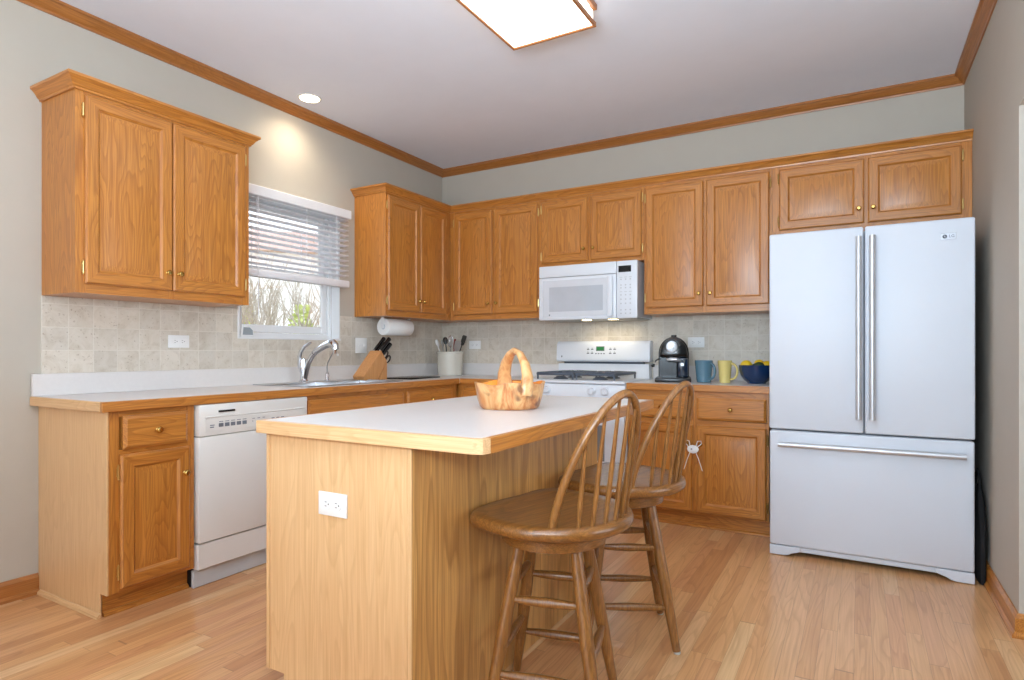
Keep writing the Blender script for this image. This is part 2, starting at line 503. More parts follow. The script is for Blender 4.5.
struct(m.build('wall_right', WALL, smooth=0))
m = MB()
m.box(0, -7.2, 0, 1.2, -7.06, H); m.box(3.0, -7.2, 0, W, -7.06, H); m.box(1.2, -7.2, 2.1, 3.0, -7.06, H)
struct(m.build('wall_rear', WALL, smooth=0))
m = MB(); m.box(6.5, -7.2, 0, 6.6, 0, H); m.box(W + WT, -7.2, 0, 6.5, -7.1, H)
struct(m.build('wall_hall', WALL, smooth=0))

CP = [(0, -0.06), (0.007, -0.06), (0.011, -0.05), (0.026, -0.036), (0.040, -0.016), (0.052, -0.011), (0.052, 0), (0, 0)]
for i, (pth, mt) in enumerate([([(0, -7.05), (0, 0)], CROWN_Y), ([(0, 0), (W, 0)], CROWN_X), ([(W, 0), (W, -7.05)], CROWN_Y)]):
    m = MB()
    # mitred ends: extend the path so neighbouring lengths meet at the room corner
    if i == 0: full = [(0, -7.05), (0, 0), (W, 0)]; seg = 0
    elif i == 1: full = [(0, -1), (0, 0), (W, 0), (W, -1)]; seg = 1
    else: full = [(0, 0), (W, 0), (W, -7.05)]; seg = 1
    P = [Vector(p) for p in full]
    prof = [(o, H + z) for o, z in CP]
    rings = []
    for k in (seg, seg + 1):
        d0 = (P[k] - P[k - 1]).normalized() if k > 0 else (P[1] - P[0]).normalized()
        d1 = (P[k + 1] - P[k]).normalized() if k < len(P) - 1 else d0
        n0 = Vector((d0.y, -d0.x)); n1 = Vector((d1.y, -d1.x)); mm = (n0 + n1) / (1 + n0.dot(n1))
        rings.append([m.bm.verts.new((P[k].x + mm.x * o, P[k].y + mm.y * o, z)) for o, z in prof])
    kk = len(prof)
    for j in range(kk): m.bm.faces.new((rings[0][j], rings[0][(j + 1) % kk], rings[1][(j + 1) % kk], rings[1][j]))
    m.bm.faces.new(rings[0]); m.bm.faces.new(list(reversed(rings[1])))
    struct(m.build('trim_%d' % (i + 1), mt, smooth=25))

BP = [(0, 0), (0.026, 0), (0.026, 0.012), (0.018, 0.02), (0.014, 0.022), (0.014, 0.075), (0.006, 0.092), (0, 0.092)]
m = MB(); m.sweep(BP, [(0, -7.05), (0, -3.128)]); struct(m.build('baseboard_left', CROWN_Y, smooth=25))
m = MB(); m.sweep(BP, [(W, -0.002), (W, -1.42), (W + WT, -1.42)]); struct(m.build('baseboard_right', [OAK_Y], smooth=25))

# stone tile splash on the two walls
m = MB(); m.box(0.0, -3.115, 0.90, 0.007, WY0, 1.3745); m.box(0, WY1, 0.90, 0.007, 0, 1.3745); m.box(0, WY0, 0.90, 0.007, WY1, WZ0)
struct(m.build('trim_4', TILE_Y, smooth=0))
m = MB(); m.box(0.007, -0.007, 0.90, 2.86, 0, 1.3745); m.box(1.16, -0.007, 1.3745, 1.98, 0, 1.5)
struct(m.build('trim_5', TILE_X, smooth=0))

# ------------------------------------------------------------------ window_1 (recessed, white)
wroot = bpy.data.objects.new('window_1', None); COL.objects.link(wroot); wroot.location = (-0.07, 0, 0); struct(wroot)


def frame_rect(mb, y0, y1, z0, z1, t, x0, x1, bev=0.004):
    mb.box(x0, y0, z0, x1, y0 + t, z1, bev); mb.box(x0, y1 - t, z0, x1, y1, z1, bev)
    mb.box(x0, y0 + t, z0, x1, y1 - t, z0 + t, bev); mb.box(x0, y0 + t, z1 - t, x1, y1 - t, z1, bev)


m = MB(); frame_rect(m, WY0, WY1, WZ0, WZ1, 0.032, -0.06, 0.0); m.build('window_frame', WHITE_TRIM, wroot)
m = MB(); frame_rect(m, WY0 + 0.034, WY1 - 0.034, WZ0 + 0.034, 1.66, 0.05, -0.03, -0.012); frame_rect(m, WY0 + 0.034, WY1 - 0.034, 1.62, WZ1 - 0.034, 0.05, -0.052, -0.034)
m.build('window_sash', WHITE_TRIM, wroot)
m = MB(); m.box(-0.023, WY0 + 0.08, WZ0 + 0.08, -0.019, WY1 - 0.08, 1.615); m.box(-0.045, WY0 + 0.08, 1.66, -0.041, WY1 - 0.08, WZ1 - 0.08)
m.build('window_pane', GLASS, wroot, smooth=0)
# white lining of the opening and its edge bead
m = MB()
m.box(-0.07, WY1 - 0.002, WZ0, 0.010, WY1 + 0.004, WZ1, 0.001); m.box(-0.07, WY0 - 0.012, WZ0, 0.012, WY0 + 0.002, WZ1, 0.002); m.box(-0.07, WY0 - 0.012, WZ0 - 0.012, 0.012, WY1 + 0.012, WZ0 + 0.002, 0.002)
struct(m.build('trim_6', WHITE_TRIM))

# venetian blind, hung in front of the opening
b = thing('venetian_blind', 'white wooden slatted blind half lowered over the sink window', 'blind', (0.002, -1.66, 0))
Y0, Y1 = -2.13 + 1.66, -1.232 + 1.66
m = MB(); m.box(0, Y0 - 0.01, 2.076, 0.085, Y1 + 0.012, 2.138, 0.004); m.build('valance', BLINDW, b)
m = MB()
nsl = 12
for i in range(nsl):
    z = 1.66 + i * (2.06 - 1.66) / (nsl - 1)
    a = math.radians(8); dx, dz = 0.024 * math.cos(a), 0.024 * math.sin(a)
    m.prism([(0.045 - dx, z - dz), (0.045 + dx, z + dz), (0.045 + dx, z + dz + 0.003), (0.045 - dx, z - dz + 0.003)], 'y', Y0, Y1)
m.build('slats', SLAT, b, smooth=0)
m = MB(); m.box(0.016, Y0 - 0.004, 1.578, 0.074, Y1 + 0.004, 1.628, 0.008, seg=2); m.build('bottom_rail', BLINDW, b)
for k, yy in enumerate((Y0 + 0.12, (Y0 + Y1) / 2 + 0.06, Y1 - 0.12)):
    m = MB(); m.box(0.0695, yy - 0.002, 1.62, 0.0715, yy + 0.002, 2.08); m.box(0.018, yy - 0.002, 1.62, 0.020, yy + 0.002, 2.08); m.build('ladder_cord', BLINDW, b, smooth=0)
m = MB(); m.tube([(0.086, Y0 + 0.12, 2.076), (0.086, Y0 + 0.12, 1.33)], 0.0022, 6); m.build('pull_cord', BLINDW, b)

m = MB(); m.prism([(-2.083, 1.2075), (-1.99, 1.2075), (-1.995, 1.25), (-2.02, 1.272), (-2.075, 1.272)], 'x', 0.0125, 0.022, bev=0.003)
m.prism([(-2.073, 1.217), (-2.0, 1.217), (-2.003, 1.246), (-2.024, 1.263), (-2.067, 1.263)], 'x', 0.0225, 0.024, mat=1)
tag(m.build('gauge_plaque', [WHITE_TRIM, PLAQUE]), 'small smoky grey plastic plaque in the lower corner of the window', 'plaque')

# ------------------------------------------------------------------ cabinet kit
DOOR_LOOPS = [(0, 0), (0, 0.013), (0.007, 0.020), (0.050, 0.020), (0.053, 0.0165), (0.060, 0.0105), (0.064, 0.0105), (0.092, 0.0175)]
DOOR_MATS = [(0, 1)] * 6 + [(0, 0)]
DRAWER_LOOPS = [(0, 0), (0, 0.011), (0.004, 0.013), (0.014, 0.020)]


def knob(parent, x, z, y=-0.02):
    m = MB(); m.lathe([(0.0, 0.026), (0.009, 0.0255), (0.0135, 0.021), (0.0145, 0.017), (0.011, 0.011), (0.0055, 0.008), (0.005, 0.003), (0.0085, 0.0), (0.0, -0.0005)], (0, 0, 0), '-y', 14)
    return m.build('knob', BRASS, parent, (x, y, z))


def hinge(parent, x, z):
    m = MB(); m.tube([(0, -0.008, -0.027), (0, -0.008, 0.027)], 0.0045, 8); m.box(-0.004, -0.0065, -0.02, 0.004, 0.0, 0.02)
    m.lathe([(0, -0.034), (0.004, -0.031), (0.0025, -0.027)], (0, -0.008, 0), 'z', 8); m.lathe([(0.0025, 0.027), (0.004, 0.031), (0, 0.034)], (0, -0.008, 0), 'z', 8)
    return m.build('hinge', HINGE, parent, (x, 0, z))


def door(parent, x0, x1, z0, z1, y, hinge_at, knob_at, oz=None):
    """door with its own origin at the lower corner; hinge_at 'a' (x0) or 'b' (x1); knob_at 'top' / 'bottom'"""
    w, h = x1 - x0, z1 - z0
    m = MB(); m.nested(w, h, DOOR_LOOPS, DOOR_MATS, 0)
    d = m.build('door', [OAK_Z, OAK_X], parent, (x0, y, z0), smooth=20)
    kx = w - 0.027 if hinge_at == 'a' else 0.027
    if knob_at: knob(d, kx, 0.085 if knob_at == 'bottom' else h - 0.118)
    hx = -0.006 if hinge_at == 'a' else w + 0.006
    o = 0.07 if h > 0.5 else 0.055
    for zz in (o, h - o): hinge(d, hx, zz)
    return d


def drawer(parent, x0, x1, z0, z1, y, kn=True):
    w, h = x1 - x0, z1 - z0
    m = MB(); m.nested(w, h, DRAWER_LOOPS, [(0, 0)] * 3, 0)
    d = m.build('drawer', [OAK_X], parent, (x0, y, z0), smooth=20)
    if kn: knob(d, w / 2, h / 2)
    return d


def carcass(parent, w, d, z0, z1, stiles, rails, side_mat=None):
    """box with a face frame: stiles [(x0,x1)], rails [(z0,z1)]; front at y=-d"""
    m = MB(); m.box(0, -d + 0.019, z0, w, -0.0005, z1, 0.0008)
    m.build('carcass', [side_mat or OAK_Z], parent, smooth=0)
    m = MB()
    for a, b_ in stiles: m.box(a, -d, z0, b_, -d + 0.019, z1, 0.0008, 0)
    xs = sorted(stiles)
    for a, b_ in rails:
        for (p, q), (r, t_) in zip(xs, xs[1:]): m.box(q, -d, a, r, -d + 0.019, b_, 0.0004, 1)
    m.build('face_frame', [OAK_Z, OAK_X], parent, smooth=0)


DU, UZ, UT = 0.307, 1.375, 2.281
CPF = [(0, 0), (0.008, 0), (0.010, 0.008), (0.016, 0.012), (0.024, 0.026), (0.036, 0.038), (0.042, 0.041), (0.042, 0.052), (0, 0.052)]
GRP_H = 'oak cabinets hung on the walls'
# left cabinet, beside the window
c = thing('hanging_cabinet', 'tall oak two-door cabinet hung left of the window with its own crown moulding', 'cabinet', (0.0005, -3.113, UZ), R90, GRP_H)
cw = 0.872
carcass(c, cw, DU, 0, UT - UZ, [(0, 0.045), (0.412, 0.445), (0.825, cw)], [(0, 0.05), (0.86, UT - UZ)])
door(c, 0.035, 0.426, 0.043, 0.880, -DU - 0.0005, 'a', 'bottom'); door(c, 0.431, 0.840, 0.043, 0.880, -DU - 0.0005, 'b', 'bottom')
m = MB(); m.sweep([(o * 1.08, 0.896 + z * 1.12) for o, z in CPF], [(0, 0), (0, -DU), (cw, -DU), (cw, 0)], mats=[1, 0, 1])
m.build('crown_moulding', [OAK_X, OAK_Y], c, smooth=25)
m = MB(); m.box(0.01, -DU + 0.02, 0.899, cw - 0.01, -0.001, 0.91); m.build('top_board', OAK_X, c, smooth=0)
# right of the window, running into the corner
c = thing('hanging_cabinet', 'oak two-door cabinet hung between the window and the room corner above the paper towel', 'cabinet', (0.0005, -1.106, UZ), R90, GRP_H)
carcass(c, 1.104, DU, 0, UT - UZ, [(0, 0.03), (0.37, 0.40), (0.735, 0.7975)], [(0, 0.05), (0.86, UT - UZ)])
door(c, 0.015, 0.384, 0.043, 0.880, -DU - 0.0005, 'a', 'bottom'); door(c, 0.389, 0.728, 0.043, 0.880, -DU - 0.0005, 'b', 'bottom')
# corner to microwave
c = thing('hanging_cabinet', 'oak two-door cabinet hung on the back wall between the corner and the microwave', 'cabinet', (0.3090, -0.0005, UZ), 0, GRP_H)
carcass(c, 0.848, DU, 0, UT - UZ, [(0, 0.0565), (0.4115, 0.4515), (0.8215, 0.848)], [(0, 0.05), (0.86, UT - UZ)])
door(c, 0.0485, 0.4195, 0.043, 0.880, -DU - 0.0005, 'a', 'bottom'); door(c, 0.4425, 0.8335, 0.043, 0.880, -DU - 0.0005, 'b', 'bottom')
# above the microwave
c = thing('hanging_cabinet', 'short oak two-door cabinet above the white microwave', 'cabinet', (1.1580, -0.0005, UZ), 0, GRP_H)
carcass(c, 0.8235, DU, 0.383, UT - UZ, [(0, 0.03), (0.39, 0.435), (0.80, 0.8235)], [(0.383, 0.42), (0.86, UT - UZ)])
door(c, 0.020, 0.402, 0.412, 0.880, -DU - 0.0005, 'a', 'bottom'); door(c, 0.423, 0.808, 0.412, 0.880, -DU - 0.0005, 'b', 'bottom')
# between microwave and refrigerator
c = thing('hanging_cabinet', 'tall oak two-door cabinet above the coffee machine, between microwave and refrigerator', 'cabinet', (1.9825, -0.0005, UZ), 0, GRP_H)
carcass(c, 0.8305, DU, 0, UT - UZ, [(0, 0.03), (0.395, 0.44), (0.80, 0.8305)], [(0, 0.05), (0.86, UT - UZ)])
door(c, 0.014, 0.408, 0.043, 0.880, -DU - 0.0005, 'a', 'bottom'); door(c, 0.427, 0.816, 0.043, 0.880, -DU - 0.0005, 'b', 'bottom')
# above the refrigerator
c = thing('hanging_cabinet', 'short wide oak two-door cabinet above the white refrigerator', 'cabinet', (2.8140, -0.0005, UZ), 0, GRP_H)
carcass(c, 1.018, DU, 0.44, UT - UZ, [(0, 0.05), (0.49, 0.54), (0.96, 1.018)], [(0.44, 0.51), (0.86, UT - UZ)])
door(c, 0.042, 0.503, 0.500, 0.880, -DU - 0.0005, 'a', 'bottom'); door(c, 0.523, 0.970, 0.500, 0.880, -DU - 0.0005, 'b', 'bottom')
# continuous crown along the right-hand run
m = MB(); m.sweep([(o, UT + 0.001 - 0.006 + z) for o, z in CPF], [(0.001, -1.1065), (DU + 0.001, -1.1065), (DU + 0.001, -DU - 0.001), (W - 0.001, -DU - 0.001)], mats=[0, 1, 0])
m.box(0.002, -1.09, UT + 0.001, DU - 0.02, -0.002, UT + 0.012, mat=1); m.box(DU - 0.02, -DU + 0.02, UT + 0.001, W - 0.002, -0.002, UT + 0.012)
tag(m.build('crown_moulding', [OAK_X, OAK_Y], smooth=25), 'long oak crown moulding along the tops of the corner and back-wall cabinets', 'moulding')

# ------------------------------------------------------------------ base cabinets
DB, BT = 0.595, 0.867
GRP_B = 'oak floor cabinets under the worktops'


def toe(c, w, d0=0.54, shoe=True, x0=0.0):
    m = MB(); m.box(x0, -d0 + 0.015, 0.001, w, -0.002, 0.0995); m.box(x0, -d0, 0.001, w, -d0 + 0.015, 0.0995)
    if shoe: m.prism([(-d0, 0.001), (-d0 - 0.016, 0.001), (-d0 - 0.014, 0.012), (-d0 - 0.005, 0.02), (-d0, 0.02)], 'x', x0, w)
    m.build('toe_kick', OAK_X, c, smooth=0)


c = thing('base_cabinet', 'narrow oak floor cabinet with one drawer and one door beside the dishwasher', 'cabinet', (0.0005, -3.118, 0), R90, GRP_B)
carcass(c, 0.371, DB, 0.1, BT, [(0, 0.04), (0.333, 0.371)], [(0.1, 0.135), (0.675, 0.70), (0.835, BT)])
drawer(c, 0.050, 0.333, 0.700, 0.842, -DB - 0.0005); door(c, 0.040, 0.342, 0.118, 0.678, -DB - 0.0005, 'a', 'top')
toe(c, 0.371, x0=0.003)
m = MB(); m.prism([(-0.0015, 0.001), (-0.54, 0.001), (-0.54, 0.1), (-DB, 0.1), (-DB, BT), (-0.0015, BT)], 'x', -0.008, -0.0005, bev=0.001)
m.build('end_panel', PALE_Z, c, smooth=0)
m = MB(); m.prism([(-0.0005, 0.001), (-0.018, 0.001), (-0.016, 0.012), (-0.008, 0.02), (-0.0005, 0.02)], 'y', -0.556, -0.03)
m.xform(Matrix.Translation((-0.008, 0, 0)))
m.build('shoe_moulding', PALE_Y, c, smooth=0)

c = thing('base_cabinet', 'oak sink cabinet with a long false drawer front, right of the dishwasher', 'cabinet', (0.0005, -2.105, 0), R90, GRP_B)
w = 0.862
carcass(c, w, DB, 0.1, 0.69, [(0, 0.035), (0.41, 0.45), (0.828, w)], [(0.1, 0.135)])
m = MB(); m.box(0, -DB, 0.675, w, -DB + 0.019, BT); m.box(0, -DB + 0.019, 0.69, 0.006, -0.0005, BT); m.box(w - 0.006, -DB + 0.019, 0.69, w, -0.0005, BT); m.build('apron_panel', OAK_X, c, smooth=0)
drawer(c, 0.02, 0.842, 0.700, 0.838, -DB - 0.0005, False)
door(c, 0.02, 0.426, 0.118, 0.678, -DB - 0.0005, 'a', 'top'); door(c, 0.434, 0.842, 0.118, 0.678, -DB - 0.0005, 'b', 'top'); toe(c, w)
c = thing('base_cabinet', 'oak floor cabinet with one drawer front beneath the knife block, in the corner', 'cabinet', (0.0005, -1.2425, 0), R90, GRP_B)
w = 0.622
carcass(c, w, DB, 0.1, BT, [(0, 0.035), (0.53, w)], [(0.1, 0.135), (0.675, 0.70), (0.835, BT)])
drawer(c, 0.02, 0.545, 0.700, 0.838, -DB - 0.0005); door(c, 0.02, 0.545, 0.118, 0.678, -DB - 0.0005, 'a', 'top'); toe(c, w)
c = thing('base_cabinet', 'oak corner floor cabinet between the corner and the gas range', 'cabinet', (0.0015, -0.0005, 0), 0, GRP_B)
w = 1.188
carcass(c, w, DB, 0.1, BT, [(0.598, 0.66), (1.155, w)], [(0.1, 0.135), (0.675, 0.70), (0.835, BT)])
drawer(c, 0.645, 1.168, 0.700, 0.838, -DB - 0.0005); door(c, 0.645, 1.168, 0.118, 0.678, -DB - 0.0005, 'b', 'top')
m = MB(); m.box(0.60, -0.54, 0.001, w, -0.01, 0.0995); m.build('toe_kick', OAK_X, c, smooth=0)
c = thing('base_cabinet', 'oak floor cabinet with two drawers and two doors between the range and the refrigerator', 'cabinet', (1.963, -0.0005, 0), 0, GRP_B)
w = 0.867
carcass(c, w, DB, 0.1, BT, [(0, 0.052), (0.407, 0.457), (0.842, w)], [(0.1, 0.135), (0.655, 0.685), (0.828, BT)])
drawer(c, 0.032, 0.424, 0.690, 0.830, -DB - 0.0005); drawer(c, 0.450, 0.854, 0.690, 0.830, -DB - 0.0005)
door(c, 0.032, 0.424, 0.112, 0.655, -DB - 0.0005, 'a', 'top'); door(c, 0.450, 0.854, 0.112, 0.655, -DB - 0.0005, 'b', 'top'); toe(c, w)

# child safety lock on the two knobs
lk = MB()
kx0, kx1, kz = 1.963 + 0.424 - 0.027, 1.963 + 0.450 + 0.027, 0.537
lk.lathe([(0, 0.012), (0.022, 0.011), (0.034, 0.006), (0.036, 0.0), (0.034, -0.004), (0, -0.006)], (0, 0, 0), '-y', 18)
for v in lk.bm.verts: v.co.z *= 0.72
lk.lathe([(0, 0.016), (0.005, 0.015), (0.006, 0.011)], (-0.006, 0, 0.002), '-y', 10, mat=1)
L = thing('cabinet_lock', 'white plastic child lock with straps looped over two brass knobs', 'lock', ((kx0 + kx1) / 2, -0.652, kz - 0.028))
lk.build('lock_body', [LOCKW, GREY_P], L)
dx = (kx1 - kx0) / 2
m = MB()
for sgn in (-1, 1):
    m.tube([(sgn * 0.024, -0.001, 0.012), (sgn * (dx - 0.012), -0.006, 0.016), (sgn * (dx + 0.010), 0.012, 0.036), (sgn * (dx + 0.006), 0.012, 0.052), (sgn * (dx - 0.014), 0.008, 0.05), (sgn * 0.018, 0, 0.02)], 0.0025, 6)
    m.tube([(sgn * 0.018, 0, -0.02), (sgn * 0.034, 0.002, -0.06), (sgn * 0.056, 0.004, -0.13)], 0.0025, 6)
m.build('strap', LOCKW, L)

# ------------------------------------------------------------------ worktops
WZ, WB = 0.9085, 0.868
SX0, SX1, SY0, SY1 = 0.10, 0.545, -2.03, -1.23      # sink cut-out
m = MB()
for (x0, y0, x1, y1) in ((0.001, -3.144, 0.612, SY0), (0.001, SY0, SX0, SY1), (SX1, SY0, 0.612, SY1), (0.001, SY1, 0.612, -0.001), (0.612, -0.611, 1.189, -0.001)):
    m.box(x0, y0, WB, x1, y1, WZ)
m.box(0.0075, -3.158, WZ, 0.027, -0.008, 1.0106, 0.002); m.box(0.027, -0.027, WZ, 1.189, -0.0075, 1.0106, 0.002)
wt = thing('worktop', 'white laminate L-shaped worktop with oak edge around the sink and corner', 'worktop')
m.build('laminate_top', LAMINATE, wt, smooth=0)
m = MB(); m.box(0.612, -3.16, WB - 0.002, 0.63, -0.629, WZ - 0.001, 0.002); m.build('edge_band', OAK_Y, wt, smooth=0)
m = MB(); m.box(0.6305, -0.629, WB - 0.002, 1.189, -0.6115, WZ - 0.001, 0.002); m.build('edge_band', OAK_X, wt, smooth=0)
m = MB(); m.box(0.001, -3.16, WB - 0.002, 0.6115, -3.1445, WZ - 0.001, 0.002); m.build('edge_band', PALE_X, wt, smooth=0)
wt = thing('worktop', 'short white worktop with oak edge between the range and the refrigerator', 'worktop')
m = MB(); m.box(1.963, -0.611, WB, 2.84, -0.001, WZ); m.box(1.963, -0.027, WZ, 2.84, -0.0075, 1.0106, 0.002); m.build('laminate_top', LAMINATE, wt, smooth=0)
m = MB(); m.box(1.963, -0.629, WB - 0.002, 2.84, -0.6115, WZ - 0.001, 0.002); m.build('edge_band', OAK_X, wt, smooth=0)

# ------------------------------------------------------------------ sink, faucet, tap
s = thing('kitchen_sink', 'double-bowl stainless steel sink set into the worktop below the window', 'sink', (0, 0, WZ))
m = MB()
bx0, bx1 = SX0 + 0.085, SX1 - 0.01; ym = (SY0 + SY1) / 2
RX0, RX1, RY0, RY1 = SX0 - 0.018, SX1 + 0.018, SY0 - 0.018, SY1 + 0.018
for (x0, y0, x1, y1) in ((RX0, RY0, bx0, RY1), (bx1, RY0, RX1, RY1), (bx0, RY0, bx1, SY0 + 0.02), (bx0, SY1 - 0.02, bx1, RY1), (bx0, ym - 0.02, bx1, ym + 0.02)):
    m.box(x0, y0, 0.0005, x1, y1, 0.006, 0.0015)
m.build('rim', STEEL, s)
for (y0, y1) in ((SY0 + 0.02, ym - 0.02), (ym + 0.02, SY1 - 0.02)):
    m = MB(); zb = -0.035 * 5
    vs = []
    for (x, y, z) in ((bx0, y0, 0.004), (bx1, y0, 0.004), (bx1, y1, 0.004), (bx0, y1, 0.004), (bx0 + 0.02, y0 + 0.02, zb), (bx1 - 0.02, y0 + 0.02, zb), (bx1 - 0.02, y1 - 0.02, zb), (bx0 + 0.02, y1 - 0.02, zb)):
        vs.append(m.bm.verts.new((x, y, z)))
    for q in ((0, 1, 5, 4), (1, 2, 6, 5), (2, 3, 7, 6), (3, 0, 4, 7), (4, 5, 6, 7)): m.bm.faces.new([vs[i] for i in q])
    bw = m.build('bowl', STEEL, s)
    m = MB(); m.lathe([(0.0, 0.002), (0.03, 0.002), (0.04, 0.005), (0.045, 0.001)], ((bx0 + bx1) / 2, (y0 + y1) / 2, zb), 'z', 18); m.build('drain', CHROME, bw)

f = thing('kitchen_faucet', 'tall chrome single-lever kitchen faucet with an arched pull-out spout', 'faucet', (0.135, -1.70, WZ + 0.0065))
m = MB(); m.lathe([(0, 0), (0.034, 0), (0.034, 0.006), (0.026, 0.012), (0.023, 0.02), (0.022, 0.09), (0.021, 0.13), (0.019, 0.15), (0, 0.156)], seg=20); m.build('base', CHROME, f)
m = MB(); m.tube([(0.006, 0, 0.02), (0.020, 0, 0.075), (0.045, 0, 0.13), (0.082, 0, 0.176), (0.098, 0, 0.190)], [0.018, 0.018, 0.0175, 0.0175, 0.0175], 14)
m.tube([(0.100, 0, 0.192), (0.145, 0, 0.216), (0.195, 0, 0.238), (0.24, 0, 0.250)], [0.019, 0.020, 0.022, 0.024], 14)
sp = m.build('spout', CHROME, f)
m = MB(); m.tube([(0.238, 0, 0.250), (0.262, 0, 0.250), (0.281, 0, 0.234), (0.288, 0, 0.210)], [0.025, 0.028, 0.027, 0.021], 14); m.tube([(0.282, 0, 0.210), (0.279, 0, 0.188)], [0.013, 0.011], 12); m.build('spray_head', CHROME, sp)
m = MB(); m.tube([(0.0965, 0, 0.1890), (0.1015, 0, 0.1935)], 0.0185, 14); m.build('spout_ring', BLACK, sp)
m = MB(); m.tube([(-0.004, -0.012, 0.06), (-0.012, -0.024, 0.11), (-0.010, -0.03, 0.16), (0.006, -0.03, 0.20), (0.034, -0.022, 0.232), (0.066, -0.012, 0.252), (0.080, -0.008, 0.258)], [0.016, 0.0175, 0.0165, 0.014, 0.011, 0.008, 0.004], 12, flat=0.75); m.build('lever', CHROME, f)
f = thing('sink_dispenser', 'slim chrome dispenser with a thin bent neck beside the kitchen faucet', 'tap', (0.135, -1.50, WZ + 0.0065))
m = MB(); m.lathe([(0, 0), (0.02, 0), (0.02, 0.004), (0.013, 0.009), (0.013, 0.045), (0.009, 0.05), (0.007, 0.06), (0, 0.061)], seg=16); m.build('base', CHROME, f)
m = MB(); m.tube([(0, 0, 0.055), (0, 0, 0.10), (0.008, 0, 0.125), (0.04, 0.0, 0.17), (0.06, 0.0, 0.197), (0.07, 0, 0.203), (0.082, 0, 0.198), (0.098, 0, 0.182)], 0.0042, 8); m.lathe([(0, 0), (0.007, 0.001), (0.007, 0.016), (0, 0.017)], (0.1, 0, 0.168), 'z', 10, mat=1); m.build('neck', [STEEL, WHITE_TRIM], f)

# ------------------------------------------------------------------ dishwasher
d = thing('dishwasher', 'white built-in dishwasher under the worktop left of the sink', 'dishwasher', (0.001, -2.745, 0), R90)
w = 0.639
m = MB(); m.box(0.004, -0.57, 0.002, w - 0.004, -0.03, 0.862); m.build('tub', FRIDGE_GREY, d, smooth=0)
m = MB(); m.box(0.003, -0.625, 0.215, w, -0.5705, 0.712, 0.006, seg=2); m.build('door', APPL, d)
m = MB(); m.box(0.003, -0.628, 0.714, w, -0.5705, 0.864, 0.007, seg=2)
m.box(0.03, -0.632, 0.80, w - 0.02, -0.627, 0.806, 0.001, 0); m.box(0.03, -0.6295, 0.735, w - 0.03, -0.6275, 0.795, 0.0008, 0)
cp = m.build('control_panel', APPL, d)
m = MB(); m.box(0.10, -0.6335, 0.823, 0.185, -0.627, 0.832); 
m.build('latch_slot', BLACK, cp, smooth=0)
m = MB()
for i in range(5): m.box(0.100 + 0.032 * i, -0.6305, 0.752, 0.125 + 0.032 * i, -0.629, 0.770, 0.001); m.box(0.102 + 0.032 * i, -0.6303, 0.776, 0.123 + 0.032 * i, -0.629, 0.779)
m.box(0.055, -0.6305, 0.752, 0.075, -0.629, 0.757); m.box(0.055, -0.6305, 0.762, 0.078, -0.629, 0.766)
for i in range(3): m.box(0.285 + 0.03 * i, -0.6305, 0.76, 0.289 + 0.03 * i, -0.629, 0.764); m.box(0.285 + 0.03 * i, -0.6305, 0.774, 0.30 + 0.03 * i, -0.629, 0.777); m.box(0.40 + 0.03 * i, -0.6305, 0.765, 0.418 + 0.03 * i, -0.629, 0.769)
m.build('button_row', MARK, cp, smooth=0)
m = MB(); m.box(0.003, -0.616, 0.088, w, -0.5705, 0.208, 0.004); m.build('lower_panel', APPL, d)
m = MB(); m.box(0.0, -0.5695, 0.002, w, -0.555, 0.088, 0.002) if False else m.box(-0.0015, -0.588, 0.002, w, -0.5705, 0.084, 0.002); m.build('kick_plate', plain('kick_grey', (196, 198, 198), 0.4), d)

# ------------------------------------------------------------------ refrigerator
FX0, FX1, FY = 2.863, 3.772, -0.865
fr = thing('refrigerator', 'large white french-door refrigerator with a bottom freezer drawer and silver bar handles', 'refrigerator', (FX0, 0, 0), 0)
w = FX1 - FX0; sm = 3.3145 - FX0
m = MB(); m.box(0.004, -0.775, 0.03, w - 0.004, -0.03, 1.735, 0.006); m.box(0.02, -0.775, 1.735, 0.09, -0.70, 1.755, 0.004); m.box(w - 0.09, -0.775, 1.735, w - 0.02, -0.70, 1.755, 0.004)
m.build('body', FRIDGE_GREY, fr)
m = MB(); m.box(0.006, -0.79, 0.07, w - 0.006, -0.776, 1.745); m.build('gasket', plain('gasket_grey', (176, 182, 192), 0.6), fr, smooth=0)


def bar_handle(parent, p0, p1, out):
    m = MB(); a, b_ = Vector(p0), Vector(p1); o = Vector((0, -out, 0)); n = (b_ - a).normalized()
    m.tube([a + o, b_ + o], 0.0145, 16, up=(0, -1, 0))
    for t_ in (a + n * 0.02, b_ - n * 0.02): m.tube([t_, t_ + o], 0.008, 10)
    return m.build('handle', NICKEL, parent)


